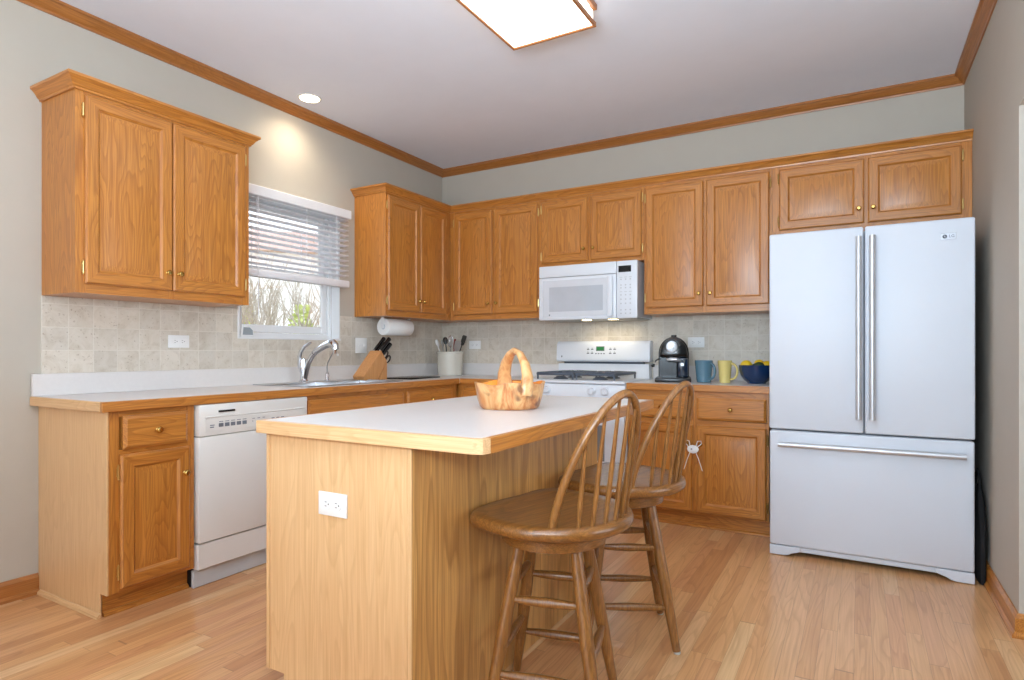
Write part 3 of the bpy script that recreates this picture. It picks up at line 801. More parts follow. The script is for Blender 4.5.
for (a, b_, hx) in ((0, sm - 0.003, 3.290 - FX0), (sm + 0.003, w, 3.350 - FX0)):
    m = MB(); m.box(a, FY, 0.692, b_, -0.7905, 1.757, 0.010, seg=3); dr = m.build('door', FRIDGE_W, fr)
    bar_handle(dr, (hx, FY + 0.002, 0.768), (hx, FY + 0.002, 1.70), 0.048)
    if a:
        pm = MB(); cx, cz = 3.667 - FX0, 1.672
        pm.box(cx - 0.031, FY - 0.0022, cz - 0.0165, cx + 0.031, FY - 0.0002, cz + 0.0165, 0.0015, 0)
        pm.lathe([(0, 0.0030), (0.0095, 0.0030), (0.0095, 0.002)], (cx - 0.015, FY, cz), '-y', 20, mat=1)
        pm.box(cx - 0.0165, FY - 0.0034, cz - 0.004, cx - 0.0145, FY - 0.0029, cz + 0.005, mat=0); pm.box(cx - 0.0165, FY - 0.0034, cz - 0.004, cx - 0.011, FY - 0.0029, cz - 0.002, mat=0)
        pm.lathe([(0, 0.0034), (0.0012, 0.0034), (0.0012, 0.0028)], (cx - 0.019, FY, cz + 0.003), '-y', 8, mat=0)
        text_into(pm, 'LG', 0.019, Matrix.Translation((cx + 0.0125, FY - 0.0026, cz)) @ Matrix.Rotation(R90, 4, 'X'), 1)
        pm.build('badge', [plain('badge_silver', (196, 198, 204), 0.3, 0.4), plain('badge_dark', (62, 64, 72), 0.4)], dr, smooth=0)
m = MB(); m.box(0.002, FY + 0.004, 0.058, w - 0.002, -0.7905, 0.683, 0.010, seg=3); dr = m.build('freezer_drawer', FRIDGE_W, fr)
bar_handle(dr, (2.912 - FX0, FY + 0.006, 0.614), (3.732 - FX0, FY + 0.006, 0.614), 0.048)
m = MB(); m.box(0.03, -0.842, 0.026, w - 0.03, -0.7905, 0.055, 0.004); m.build('toe_grille', FRIDGE_W, fr)
for flip in (0, 1):
    q = [(0.002, 0.004), (0.075, 0.004), (0.095, 0.008), (0.11, 0.018), (0.135, 0.026), (0.155, 0.034), (0.155, 0.055), (0.002, 0.055)]
    if flip: q = [(w - x, z) for x, z in reversed(q)]
    m = MB(); m.prism(q, 'y', -0.862, -0.8425, bev=0.002); m.build('foot_cover', FRIDGE_W, fr)
m = MB(); 
for a in (0.04, w - 0.08): m.box(a, -0.74, 0.001, a + 0.04, -0.68, 0.0295); m.box(a, -0.14, 0.001, a + 0.04, -0.08, 0.0295)
m.build('roller', BLACK, fr, smooth=0)

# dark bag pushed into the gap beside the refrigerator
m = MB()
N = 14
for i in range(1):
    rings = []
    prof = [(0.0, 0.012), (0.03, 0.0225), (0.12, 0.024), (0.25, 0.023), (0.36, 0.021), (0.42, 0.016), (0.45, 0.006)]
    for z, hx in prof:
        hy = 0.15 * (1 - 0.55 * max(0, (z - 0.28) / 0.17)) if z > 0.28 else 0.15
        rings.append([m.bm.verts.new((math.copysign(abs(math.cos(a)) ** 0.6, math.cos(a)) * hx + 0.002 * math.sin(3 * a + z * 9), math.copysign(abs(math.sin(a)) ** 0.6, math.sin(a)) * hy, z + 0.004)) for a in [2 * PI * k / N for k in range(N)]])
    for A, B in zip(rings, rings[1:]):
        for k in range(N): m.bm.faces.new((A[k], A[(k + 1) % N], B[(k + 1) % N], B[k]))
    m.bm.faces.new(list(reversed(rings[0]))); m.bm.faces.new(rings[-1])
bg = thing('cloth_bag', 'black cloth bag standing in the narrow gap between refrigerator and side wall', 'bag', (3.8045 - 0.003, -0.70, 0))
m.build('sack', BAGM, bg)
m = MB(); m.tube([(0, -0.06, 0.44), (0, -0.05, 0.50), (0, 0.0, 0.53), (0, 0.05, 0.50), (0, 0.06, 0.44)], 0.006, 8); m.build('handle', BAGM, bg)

# ------------------------------------------------------------------ gas range
rg = thing('gas_range', 'white freestanding gas range with black grates under the microwave', 'range', (1.198, -0.008, 0), 0)
w = 0.762
m = MB(); m.box(0.002, -0.605, 0.02, w - 0.002, -0.02, 0.895, 0.003); m.build('body', APPL_B, rg)
m = MB(); m.box(0, -0.645, 0.8955, w, -0.075, 0.914, 0.006, seg=2); m.box(0.02, -0.60, 0.9138, w - 0.02, -0.09, 0.916, 0.001); m.build('cooktop', APPL_B, rg)
m = MB()
m.prism([(-0.0745, 0.90), (-0.0745, 1.02), (-0.012, 1.02), (-0.012, 0.90)], 'x', 0.012, w - 0.012)
m.build('back_riser', APPL_B, rg, smooth=0)
m = MB(); m.box(0.06, -0.070, 1.0205, w - 0.06, -0.02, 1.034); m.build('vent_slot', IRON, rg, smooth=0)
m = MB(); m.prism([(-0.088, 1.035), (-0.098, 1.05), (-0.085, 1.175), (-0.070, 1.195), (-0.012, 1.195), (-0.012, 1.035)], 'x', 0.0, w, bev=0.012, seg=3); bgd = m.build('backguard', APPL_B, rg)


def on_guard(x0, z0, x1, z1, mb, off=0.0008):
    def y(z): return -0.098 + (z - 1.05) / 0.125 * 0.013 - off
    v = [mb.bm.verts.new(p) for p in ((x0, y(z0), z0), (x1, y(z0), z0), (x1, y(z1), z1), (x0, y(z1), z1), (x0, y(z0) + 0.004, z0), (x1, y(z0) + 0.004, z0), (x1, y(z1) + 0.004, z1), (x0, y(z1) + 0.004, z1))]
    for q in ((0, 1, 2, 3), (7, 6, 5, 4), (0, 4, 5, 1), (1, 5, 6, 2), (2, 6, 7, 3), (3, 7, 4, 0)): mb.bm.faces.new([v[i] for i in q])


m = MB(); on_guard(0.338, 1.118, 0.406, 1.154, m, 0.0006); m.build('display_bezel', MARK, bgd, smooth=0)
m = MB(); on_guard(0.344, 1.122, 0.400, 1.150, m, 0.0015); m.build('clock_display', LCD, bgd, smooth=0)
m = MB()
for i in range(4):
    for j in range(2):
        if i < 2: on_guard(0.262 + i * 0.034, 1.096 + j * 0.03, 0.282 + i * 0.034, 1.104 + j * 0.03, m); on_guard(0.266 + i * 0.034, 1.108 + j * 0.03, 0.278 + i * 0.034, 1.112 + j * 0.03, m)
        else: on_guard(0.376 + i * 0.034, 1.096 + j * 0.03, 0.396 + i * 0.034, 1.104 + j * 0.03, m); on_guard(0.380 + i * 0.034, 1.108 + j * 0.03, 0.392 + i * 0.034, 1.112 + j * 0.03, m)
    on_guard(0.332 + i * 0.022, 1.094, 0.344 + i * 0.022, 1.102, m)
on_guard(0.045, 1.07, 0.055, 1.082, m)
m.build('button_row', MARK, bgd, smooth=0)
m = MB(); m.prism([(-0.606, 0.790), (-0.640, 0.790), (-0.6445, 0.80), (-0.636, 0.890), (-0.606, 0.8945)], 'x', 0.0, w, bev=0.004, seg=2); fp = m.build('control_panel', APPL_B, rg)
for kx in (0.095, 0.190, 0.528, 0.623):
    m = MB(); m.lathe([(0, 0.030), (0.020, 0.029), (0.025, 0.022), (0.026, 0.008), (0.031, 0.006), (0.032, 0.0), (0, -0.004)], (0, 0, 0), '-y', 20); m.box(-0.003, -0.036, -0.018, 0.003, -0.026, 0.018, 0.001)
    k = m.build('burner_knob', APPL_B, fp, (kx, -0.641, 0.846))
m = MB(); m.box(0.004, -0.645, 0.235, w - 0.004, -0.6065, 0.783, 0.008, seg=2); od = m.build('oven_door', APPL_B, rg)
m = MB(); m.box(0.14, -0.6468, 0.38, w - 0.14, -0.6455, 0.62, 0.0005); m.build('oven_window', OVENG, od)
m = MB(); m.tube([(0.08, -0.69, 0.735), (w - 0.08, -0.69, 0.735)], 0.014, 12)
for hx in (0.10, w - 0.10): m.tube([(hx, -0.644, 0.735), (hx, -0.69, 0.735)], 0.010, 10)
m.build('oven_handle', APPL_B, od)
m = MB(); m.box(0.004, -0.640, 0.055, w - 0.004, -0.6065, 0.228, 0.006, seg=2); m.build('storage_drawer', APPL_B, rg)
m = MB()
for hx in (0.04, w - 0.08): m.box(hx, -0.58, 0.001, hx + 0.04, -0.54, 0.0195); m.box(hx, -0.10, 0.001, hx + 0.04, -0.06, 0.0195)
m.build('foot', BLACK, rg, smooth=0)
for gx in (0.218, 0.522):
    for gy in (-0.47, -0.22):
        m = MB(); m.lathe([(0, 0.022), (0.03, 0.021), (0.038, 0.016), (0.038, 0.012), (0.05, 0.008), (0.055, 0.0)], (gx, gy, 0.9162), 'z', 20); m.build('burner', IRON, rg)
    m = MB(); z = 0.956; x0, x1, y0, y1 = gx - 0.138, gx + 0.138, -0.575, -0.12

    def bar(a, b_): m.tube([a, b_], 0.011, 8, flat=0.55)
    for xx in (x0, x1): bar((xx, y0, z), (xx, y1, z))
    for yy in (y0, (y0 + y1) / 2, y1): bar((x0, yy, z), (x1, yy, z))
    for xx in (x0, x1):
        for yy in (y0 + 0.01, y1 - 0.01): m.tube([(xx, yy, z), (xx, yy, 0.9165)], 0.007, 8)
    for gy in (-0.47, -0.22):
        for k in range(8):
            a = k * PI / 4; r0, r1 = 0.035, 0.115
            m.tube([(gx + r0 * math.cos(a), gy + r0 * math.sin(a), z + 0.006), (gx + r1 * math.cos(a), gy + r1 * math.sin(a), z + 0.002)], 0.010, 6, flat=0.55)
        m.tube([(gx + 0.115 * math.cos(a), gy + 0.115 * math.sin(a), z) for a in [2 * PI * k / 24 for k in range(25)]], 0.008, 6, flat=0.7)
    m.build('grate', IRON, rg)
m = MB(); m.lathe([(0, 0.024), (0.012, 0.022), (0.014, 0.004), (0.010, 0.0)], (0, 0, 0), 'x', 12); m.build('side_knob', BLACK, rg, (w - 0.002, -0.05, 1.012))

# ------------------------------------------------------------------ microwave
mw = thing('microwave', 'white over-the-range microwave hung above the gas range', 'microwave', (1.188, -0.010, 1.343), 0)
w, h = 0.768, 0.411
m = MB(); m.box(0.006, -0.335, 0.012, w - 0.006, 0.0, h, 0.004); m.build('housing', APPL_B, mw)
m = MB(); m.box(0, -0.372, 0.325, 0.614, -0.3355, h, 0.006, seg=2); m.build('vent_grille', APPL_B, mw)
m = MB(); m.box(0, -0.372, 0.006, 0.614, -0.3355, 0.3225, 0.006, seg=2); m.box(0.552, -0.392, 0.02, 0.592, -0.371, 0.31, 0.009, seg=3); md = m.build('door', APPL_B, mw)
m = MB(); m.box(0.035, -0.3735, 0.03, 0.545, -0.372, 0.30, 0.0006); m.build('window_surround', plain('mw_surround', (214, 218, 224), 0.1, coat=1.0), md)
m = MB(); m.box(0.088, -0.3745, 0.068, 0.515, -0.3737, 0.250, 0.0004); m.build('window_pane', MWGLASS, md)
m = MB(); m.lathe([(0, 0.0012), (0.006, 0.0012), (0.006, 0)], (0.09, -0.3735, 0.043), '-y', 12); m.build('emblem', MARK, md)
m = MB(); m.box(0.6165, -0.372, 0.006, w, -0.3355, h, 0.008, seg=2); cp = m.build('control_panel', APPL_B, mw)
m = MB(); m.box(0.632, -0.3735, 0.330, 0.724, -0.3722, 0.375); m.build('clock_display', BLACKG, cp, smooth=0)
m = MB()
for j, zz in enumerate((0.292, 0.275, 0.235, 0.215, 0.190, 0.165, 0.135, 0.105, 0.06, 0.035)):
    for i in range(3):
        if j in (0, 4): m.box(0.640 + i * 0.034, -0.3728, zz, 0.660 + i * 0.034, -0.3722, zz + 0.004)
        else: m.box(0.645 + i * 0.034, -0.3728, zz, 0.655 + i * 0.034, -0.3722, zz + 0.009)
m.build('button_row', plain('mw_marks', (196, 198, 202), 0.5), cp, smooth=0)
m = MB(); m.box(0.02, -0.33, 0.004, w - 0.02, -0.02, 0.0118); m.build('underside', GREY_P, mw, smooth=0)
for lx in (0.36, 0.565):
    m = MB(); m.box(lx - 0.03, -0.32, 0.0015, lx + 0.03, -0.27, 0.0038, 0.0005); m.build('lamp_lens', HOODLAMP, mw)
    l = bpy.data.lights.new('hood_light', 'SPOT'); l.energy = 1.3; l.color = (1.0, 0.84, 0.60); l.spot_size = 2.3; l.spot_blend = 0.8; l.shadow_soft_size = 0.025
    o = bpy.data.objects.new('hood_light', l); COL.objects.link(o); o.location = (1.188 + lx, -0.20, 1.336); o.rotation_euler = (math.radians(30), 0, 0)

# ------------------------------------------------------------------ island
IX0, IX1, IY0, IY1, IZ = 1.645, 2.237, -3.168, -1.82, 0.897
isl = thing('island_cabinet', 'oak kitchen island cabinet with plain panelled end and side', 'cabinet', (IX0, IY0, 0), 0)
iw, il = IX1 - IX0, IY1 - IY0
m = MB(); m.box(0.006, 0.012, 0.1, iw - 0.008, il - 0.004, IZ - 0.0395); m.box(0.08, 0.014, 0.001, iw - 0.008, il - 0.004, 0.1); m.build('carcass', OAK_Z, isl, smooth=0)
m = MB(); m.prism([(0.0, 0.1), (0.078, 0.1), (0.078, 0.001), (iw - 0.012, 0.001), (iw - 0.012, IZ - 0.0395), (0, IZ - 0.0395)], 'y', 0.004, 0.0115); m.build('end_panel', PALE_Z, isl, smooth=0)
for q in ((-0.001, 0.0, 0.1, 0.014, 0.0038), (iw - 0.028, 0.0, 0.001, iw - 0.012, 0.0038), (iw - 0.0115, 0.0, 0.001, iw + 0.0005, 0.005)):
    m = MB(); m.box(*q, IZ - 0.0395, 0.001); m.build('corner_strip', PALE_Z, isl, smooth=0)
m = MB(); m.box(iw - 0.0075, 0.0055, 0.001, iw, il, IZ - 0.0395, 0.001); m.build('side_panel', PANEL, isl, smooth=0)
m = MB(); m.prism([(iw + 0.0003, 0.001), (iw + 0.004, 0.001), (iw + 0.0035, 0.012), (iw + 0.002, 0.02), (iw + 0.0003, 0.02)], 'y', 0.006, il); m.build('shoe_moulding', PALE_Y, isl, smooth=0)
# doors on the side facing the sink
dd = bpy.data.objects.new('door_front', None); COL.objects.link(dd); dd.parent = isl; dd.rotation_euler = (0, 0, -R90); dd.location = (0.006, il, 0)
for a in (0.04, 0.49, 0.93):
    m = MB(); m.nested(0.40, 0.54, DOOR_LOOPS, DOOR_MATS, 0); q = m.build('door', [OAK_Z, OAK_X], dd, (a, -0.0005, 0.118), smooth=20)
    m = MB(); m.nested(0.40, 0.14, DRAWER_LOOPS, [(0, 0)] * 3, 0); q = m.build('drawer', [OAK_X], dd, (a, -0.0005, 0.70), smooth=20)

it = thing('island_worktop', 'white laminate island worktop with clipped corner and thick pale oak edge', 'worktop', (0, 0, 0))
TX0, TX1, TY0, TY1 = 1.637, 2.490, -3.200, -1.775
ch = 0.035
outer = [(TX0, TY0), (TX1 - ch, TY0), (TX1 - 0.008, TY0 + 0.012), (TX1, TY0 + ch), (TX1, TY1), (TX0, TY1)]
e = 0.019
inner = [(TX0 + e, TY0 + e), (TX1 - ch - 0.004, TY0 + e), (TX1 - 0.008 - e + 0.006, TY0 + 0.012 + e - 0.004), (TX1 - e, TY0 + ch + 0.004), (TX1 - e, TY1 - e), (TX0 + e, TY1 - e)]
m = MB(); m.prism(inner, 'z', IZ - 0.038, IZ); m.build('laminate_top', LAMINATE, it, smooth=0)
m = MB()
n = len(outer)
lo = [m.bm.verts.new((p[0], p[1], IZ - 0.0395)) for p in outer]; hi = [m.bm.verts.new((p[0], p[1], IZ - 0.0006)) for p in outer]
li = [m.bm.verts.new((p[0], p[1], IZ - 0.0395)) for p in inner]; hj = [m.bm.verts.new((p[0], p[1], IZ - 0.0006)) for p in inner]
for i in range(n):
    j = (i + 1) % n; mt = 1 if i in (3, 5) else 0
    for q in ((lo[i], lo[j], hi[j], hi[i]), (hi[i], hi[j], hj[j], hj[i]), (li[j], li[i], hj[i], hj[j]), (lo[j], lo[i], li[i], li[j])):
        f_ = m.bm.faces.new(q); f_.material_index = mt
m.build('edge_band', [PALE_X, OAK_Y], it, smooth=30)


def plate(name, label, cat, loc, rz, w, h, kind, group=None):
    t = thing(name, label, cat, loc, rz, group)
    m = MB(); m.box(-w / 2, -0.006, -h / 2, w / 2, -0.0003, h / 2, 0.0025, seg=2); m.build('cover_plate', OUTLET, t)
    if kind == 'outlet_h':
        for sx in (-0.021, 0.021):
            m = MB(); m.lathe([(0, 0.0085), (0.0165, 0.008), (0.0175, 0.005)], (sx, 0, 0), '-y', 20)
            m.box(sx - 0.007, -0.0090, -0.007, sx + 0.001, -0.0083, -0.005, mat=1); m.box(sx - 0.007, -0.0090, 0.005, sx + 0.001, -0.0083, 0.007, mat=1); m.box(sx + 0.006, -0.0090, -0.0022, sx + 0.010, -0.0083, 0.0022, mat=1)
            m.build('socket', [OUTLET, SLOT], t)
    elif kind == 'switch_pair':
        for sx in (-0.024, 0.024):
            m = MB(); m.box(sx - 0.005, -0.0075, -0.012, sx + 0.005, -0.006, 0.012, 0.0005); m.prism([(-0.0075, -0.003), (-0.0165, 0.004), (-0.0155, 0.009), (-0.0075, 0.004)], 'x', sx - 0.0035, sx + 0.0035); m.build('toggle', OUTLET, t)
    elif kind == 'outlet_v':
        for sz in (-0.021, 0.021):
            m = MB(); m.lathe([(0, 0.0085), (0.0165, 0.008), (0.0175, 0.005)], (0, 0, sz), '-y', 20)
            m.box(-0.007, -0.0090, sz - 0.001, -0.005, -0.0083, sz + 0.007, mat=1); m.box(0.005, -0.0090, sz - 0.001, 0.007, -0.0083, sz + 0.007, mat=1)
            m.build('socket', [OUTLET, SLOT], t)
    return t


plate('power_outlet', 'white double outlet on the pale end panel of the island', 'outlet', (1.941, IY0 + 0.0035, 0.661), 0, 0.116, 0.070, 'outlet_h')
plate('power_outlet', 'white outlet on the tiled wall below the left hung cabinet', 'outlet', (0.0075, -2.466, 1.170), R90, 0.120, 0.070, 'outlet_h')
plate('light_switch', 'white two-gang switch plate on tile between window and paper towel roll', 'switch', (0.0075, -1.046, 1.160), R90, 0.118, 0.116, 'switch_pair')
plate('power_outlet', 'white outlet on back wall tile beside the utensil crock', 'outlet', (0.362, -0.0075, 1.172), 0, 0.120, 0.072, 'outlet_h')
plate('power_outlet', 'white outlet on back wall tile behind the black coffee machine', 'outlet', (2.272, -0.0075, 1.180), 0, 0.118, 0.074, 'outlet_h')

# ------------------------------------------------------------------ bar stools
SZ = 0.625
st = thing('bar_stool', 'brown wooden swivel stool with spindle back, nearest the camera at the island', 'stool', (2.461, -2.746, 0), math.radians(-17), 'bow-back stools at the island')


def seat_r(a):      # a = angle from the back direction
    ca, sa = math.cos(a), math.sin(a)
    aa = math.degrees(math.atan2(sa, ca))
    k = 1 + 0.20 * math.exp(-((aa - 138) / 20) ** 2) + 0.07 * math.exp(-((aa + 122) / 18) ** 2)
    if ca >= 0: return 0.248 * k
    n = 2.5; return 1.0 / ((abs(ca) / 0.200) ** n + (abs(sa) / 0.248) ** n) ** (1 / n) * k


m = MB(); N = 64
prof = [(0.55, -0.040), (0.93, -0.040), (0.985, -0.030), (1.0, -0.018), (0.985, -0.005), (0.95, 0.0), (0.80, -0.003), (0.5, -0.006)]
rings = [[m.bm.verts.new((seat_r(2 * PI * k / N) * s_ * math.cos(2 * PI * k / N), seat_r(2 * PI * k / N) * s_ * math.sin(2 * PI * k / N), SZ + z)) for k in range(N)] for s_, z in prof]
for A, B in zip(rings, rings[1:]):
    for k in range(N): m.bm.faces.new((A[k], A[(k + 1) % N], B[(k + 1) % N], B[k]))
m.bm.faces.new(rings[0]); m.bm.faces.new(rings[-1])
m.build('seat', STOOL_Y, st, smooth=50)
m = MB(); m.lathe([(0, -0.0405), (0.160, -0.0405), (0.166, -0.05), (0.162, -0.092), (0.148, -0.098), (0, -0.098)], (0, 0, SZ), 'z', 40); m.build('swivel_plate', STOOL_Y, st)
# back bow
HW, BH = 0.160, 0.378


def bow_pt(u):      # u from -1 to 1
    a = u * PI / 2; sa, ca = math.sin(a), max(0.0, math.cos(a))
    t_ = ca ** 0.92
    return Vector((0.143 + 0.134 * t_ ** 1.17, math.copysign(HW * abs(sa) ** 1.06, u), SZ - 0.006 + BH * t_))


pts = [bow_pt(-1 + 2 * i / 40) for i in range(41)]
m = MB(); m.tube(pts, 0.0125, 12, flat=0.85); m.build('back_bow', STOOL_Z, st, smooth=60)
for i in range(6):
    a = math.radians(-29.2 + i * 11.7); b0 = Vector((0.222 * math.cos(a), 0.222 * math.sin(a), SZ - 0.006))
    yt = HW * 0.72 * (i - 2.5) / 2.5
    u = min(((abs(bow_pt(k / 200).y - abs(yt))), k / 200) for k in range(0, 160))[1] * (1 if yt > 0 else -1)
    b1 = bow_pt(u)
    m = MB(); m.tube([b0 + (b1 - b0) * t_ for t_ in (0, 0.25, 0.5, 0.8, 1)], [0.0056, 0.0075, 0.0070, 0.0055, 0.0045], 8); m.build('spindle', STOOL_Z, st, smooth=60)
LT, LB, LZ = 0.122, 0.239, SZ - 0.098
leg0 = math.radians(-121.4 + 17)


def leg_pt(k, z):
    a = leg0 + k * R90; r = LT + (LB - LT) * (LZ - z) / LZ
    return Vector((r * math.cos(a), r * math.sin(a), z))


for k in range(4):
    a_, b_ = leg_pt(k, LZ + 0.004), leg_pt(k, 0.008)
    m = MB(); m.tube([a_ + (b_ - a_) * t_ for t_ in (0, 0.2, 0.5, 0.75, 1)], [0.0175, 0.020, 0.0215, 0.019, 0.0145], 14); lg = m.build('leg', STOOL_Z, st, smooth=60)
    p = leg_pt(k, 0); m = MB(); m.lathe([(0, 0.0005), (0.012, 0.0005), (0.0135, 0.004), (0.013, 0.0085), (0, 0.0085)], (p.x, p.y, 0), 'z', 12); m.build('foot_glide', RUBBER, lg)
for k in range(4):
    for z in ((0.37, 0.157) if k % 2 == 0 else (0.412, 0.215)):
        a_, b_ = leg_pt(k, z), leg_pt((k + 1) % 4, z)
        m = MB(); m.tube([a_ + (b_ - a_) * t_ for t_ in (0.03, 0.2, 0.5, 0.8, 0.97)], [0.009, 0.0128, 0.016, 0.0128, 0.009], 10); m.build('stretcher', STOOL_Z, st, smooth=60)
s2 = copy_tree(st)
s2.location = (2.484, -2.142, 0); s2.rotation_euler = (0, 0, math.radians(-17 + 12.7))
s2['label'] = 'brown wooden swivel stool with spindle back, farther along the island toward the range'
for ch_ in s2.children:
    if ch_.name.split('.')[0] in ('seat', 'back_bow', 'spindle', 'swivel_plate'): ch_.rotation_euler = (0, 0, math.radians(-9.0)); ch_.location = (-0.010, -0.014, 0)

# ------------------------------------------------------------------ burl basket on the island
bk = thing('wooden_basket', 'carved burl wood basket with an arched handle standing on the island', 'basket', (2.128, -2.45, IZ), math.radians(30))
m = MB(); N = 48


def brad(a, h): return (1 + 0.022 * math.sin(5 * a + 1) + 0.012 * math.sin(9 * a)) * h


outp = [(0.03, 0.0), (0.106, 0.0005), (0.114, 0.008), (0.123, 0.035), (0.130, 0.07), (0.136, 0.098)]
inp = [(0.127, 0.099), (0.122, 0.075), (0.110, 0.045), (0.095, 0.022), (0.03, 0.018)]
rings = []
for r, z in outp + inp:
    rr = []
    for k in range(N):
        a = 2 * PI * k / N; dz = (0.004 * math.sin(4 * a + 0.6) + 0.002 * math.sin(7 * a)) * (z / 0.1 if z > 0.03 else 0)
        q = brad(a, r); rr.append(m.bm.verts.new((q * math.cos(a), q * math.sin(a) * 0.92, z + dz)))
    rings.append(rr)
for i, (A, B) in enumerate(zip(rings, rings[1:])):
    for k in range(N):
        f_ = m.bm.faces.new((A[k], A[(k + 1) % N], B[(k + 1) % N], B[k])); f_.material_index = 1 if i >= len(outp) else 0
m.bm.faces.new(rings[0]); f_ = m.bm.faces.new(rings[-1]); f_.material_index = 1
m.build('bowl', [BURL, BURL_IN], bk, smooth=60)
m = MB()
hp = [(-0.012, 0.092, 0.050), (-0.016, 0.096, 0.085), (-0.020, 0.088, 0.130), (-0.010, 0.062, 0.175), (0.006, 0.030, 0.207), (0.022, -0.004, 0.221), (0.042, -0.040, 0.208), (0.060, -0.072, 0.170), (0.068, -0.094, 0.125), (0.066, -0.106, 0.085), (0.062, -0.108, 0.055)]
m.tube(hp, [0.034, 0.031, 0.026, 0.022, 0.018, 0.016, 0.017, 0.020, 0.024, 0.027, 0.024], 16, flat=0.7)
m.build('handle', BURL, bk, smooth=60)

# ------------------------------------------------------------------ counter objects, left
kb = thing('knife_block', 'slanted light wood knife block on the worktop in front of the switch plate', 'knife block', (0.205, -1.155, WZ), R90)
# local x runs along the wall (away from the camera), -y into the room
m = MB(); m.prism([(-0.110, 0.0005), (-0.122, 0.028), (0.058, 0.214), (0.120, 0.134), (0.02, 0.0005)], 'y', -0.055, 0.055, bev=0.003)
m.prism([(0.03, 0.0005), (0.120, 0.0005), (0.120, 0.126), (0.113, 0.119)], 'y', -0.055, 0.055, bev=0.002)
m.build('block', KNIFEWOOD, kb, smooth=0)
dirv = Vector((0.18, 0, 0.165)).normalized(); upv = Vector((0.062, 0, -0.080)).normalized()
KM = Matrix.Translation(kb.location) @ Matrix.Rotation(R90, 4, 'Z')
KL = ['black-handled knife, uppermost in the wooden block nearest the room', 'black-handled knife, uppermost in the wooden block nearest the wall', 'black-handled knife, second row down in the wooden block', 'black-handled knife, second row down nearest the wall in the block', 'small black-handled knife, third row down in the wooden block']
for i, (t_, yy, ln) in enumerate(((0.15, -0.028, 0.145), (0.15, 0.028, 0.150), (0.50, -0.028, 0.130), (0.50, 0.028, 0.135), (0.85, 0.024, 0.105))):
    base = Vector((0.058, yy, 0.214)) + upv * (0.101 * t_) + dirv * 0.0012
    k = thing('kitchen_knife', KL[i], 'knife', KM @ base, R90, 'knives in the wooden block')
    m = MB(); m.tube([dirv * 0.014, dirv * 0.03, dirv * (ln * 0.6), dirv * ln, dirv * (ln + 0.006)], [0.0135, 0.0158, 0.0163, 0.0170, 0.010], 10, flat=0.9, up=(0.07, 0, -0.095)); hd = m.build('handle', BLACKG, k)
    m = MB(); m.tube([dirv * 0.0, dirv * 0.014], 0.0115, 10, flat=0.7, up=(0.07, 0, -0.095)); m.build('bolster', CHROME, k)
    m = MB(); 
    for q in (0.35, 0.6, 0.85): m.lathe([(0, 0.0122), (0.003, 0.0122), (0.003, -0.0122), (0, -0.0122)], dirv * (ln * q), 'y', 8)
    m.build('rivet', CHROME, hd)
sb = Vector((0.058, -0.026, 0.214)) + upv * (0.101 * 0.84) + dirv * 0.0012
k = thing('scissors', 'black-handled kitchen scissors in the lowest slot of the knife block', 'scissors', KM @ sb, R90)
m = MB()
for s_ in (-1, 1):
    c0 = dirv * 0.04 + upv * (0.022 * s_ + 0.012)
    m.tube([c0 + dirv * (0.032 * math.cos(a)) + upv * (0.018 * math.sin(a)) for a in [2 * PI * q / 20 for q in range(21)]], 0.0055, 8, up=(0, 1, 0))
m.build('handle', BLACK, k)
m = MB(); m.tube([dirv * 0.0, dirv * 0.014 + upv * 0.010], 0.005, 8); m.build('blade', STEEL, k)

m = MB(); m.box(-0.14, -0.20, 0.0005, 0.12, 0.20, 0.011, 0.004, seg=2)
m = m.build('cutting_board', BLACKG, None, (0.33, -0.82, WZ)); m.rotation_euler = (0, 0, 0.08)
tag(m, 'thin black board lying flat on the worktop beside the knife block', 'board')

cr = thing('utensil_crock', 'cream glazed crock holding kitchen utensils in the corner', 'crock', (0.243, -0.215, WZ))
m = MB(); m.lathe([(0, 0.0005), (0.098, 0.0005), (0.104, 0.006), (0.109, 0.10), (0.112, 0.185), (0.116, 0.19), (0.116, 0.203), (0.111, 0.206), (0.104, 0.203), (0.101, 0.10), (0.096, 0.012), (0, 0.012)], seg=40); m.build('pot', CROCK, cr)
CX, CY, CZ = 0.243, -0.215, WZ


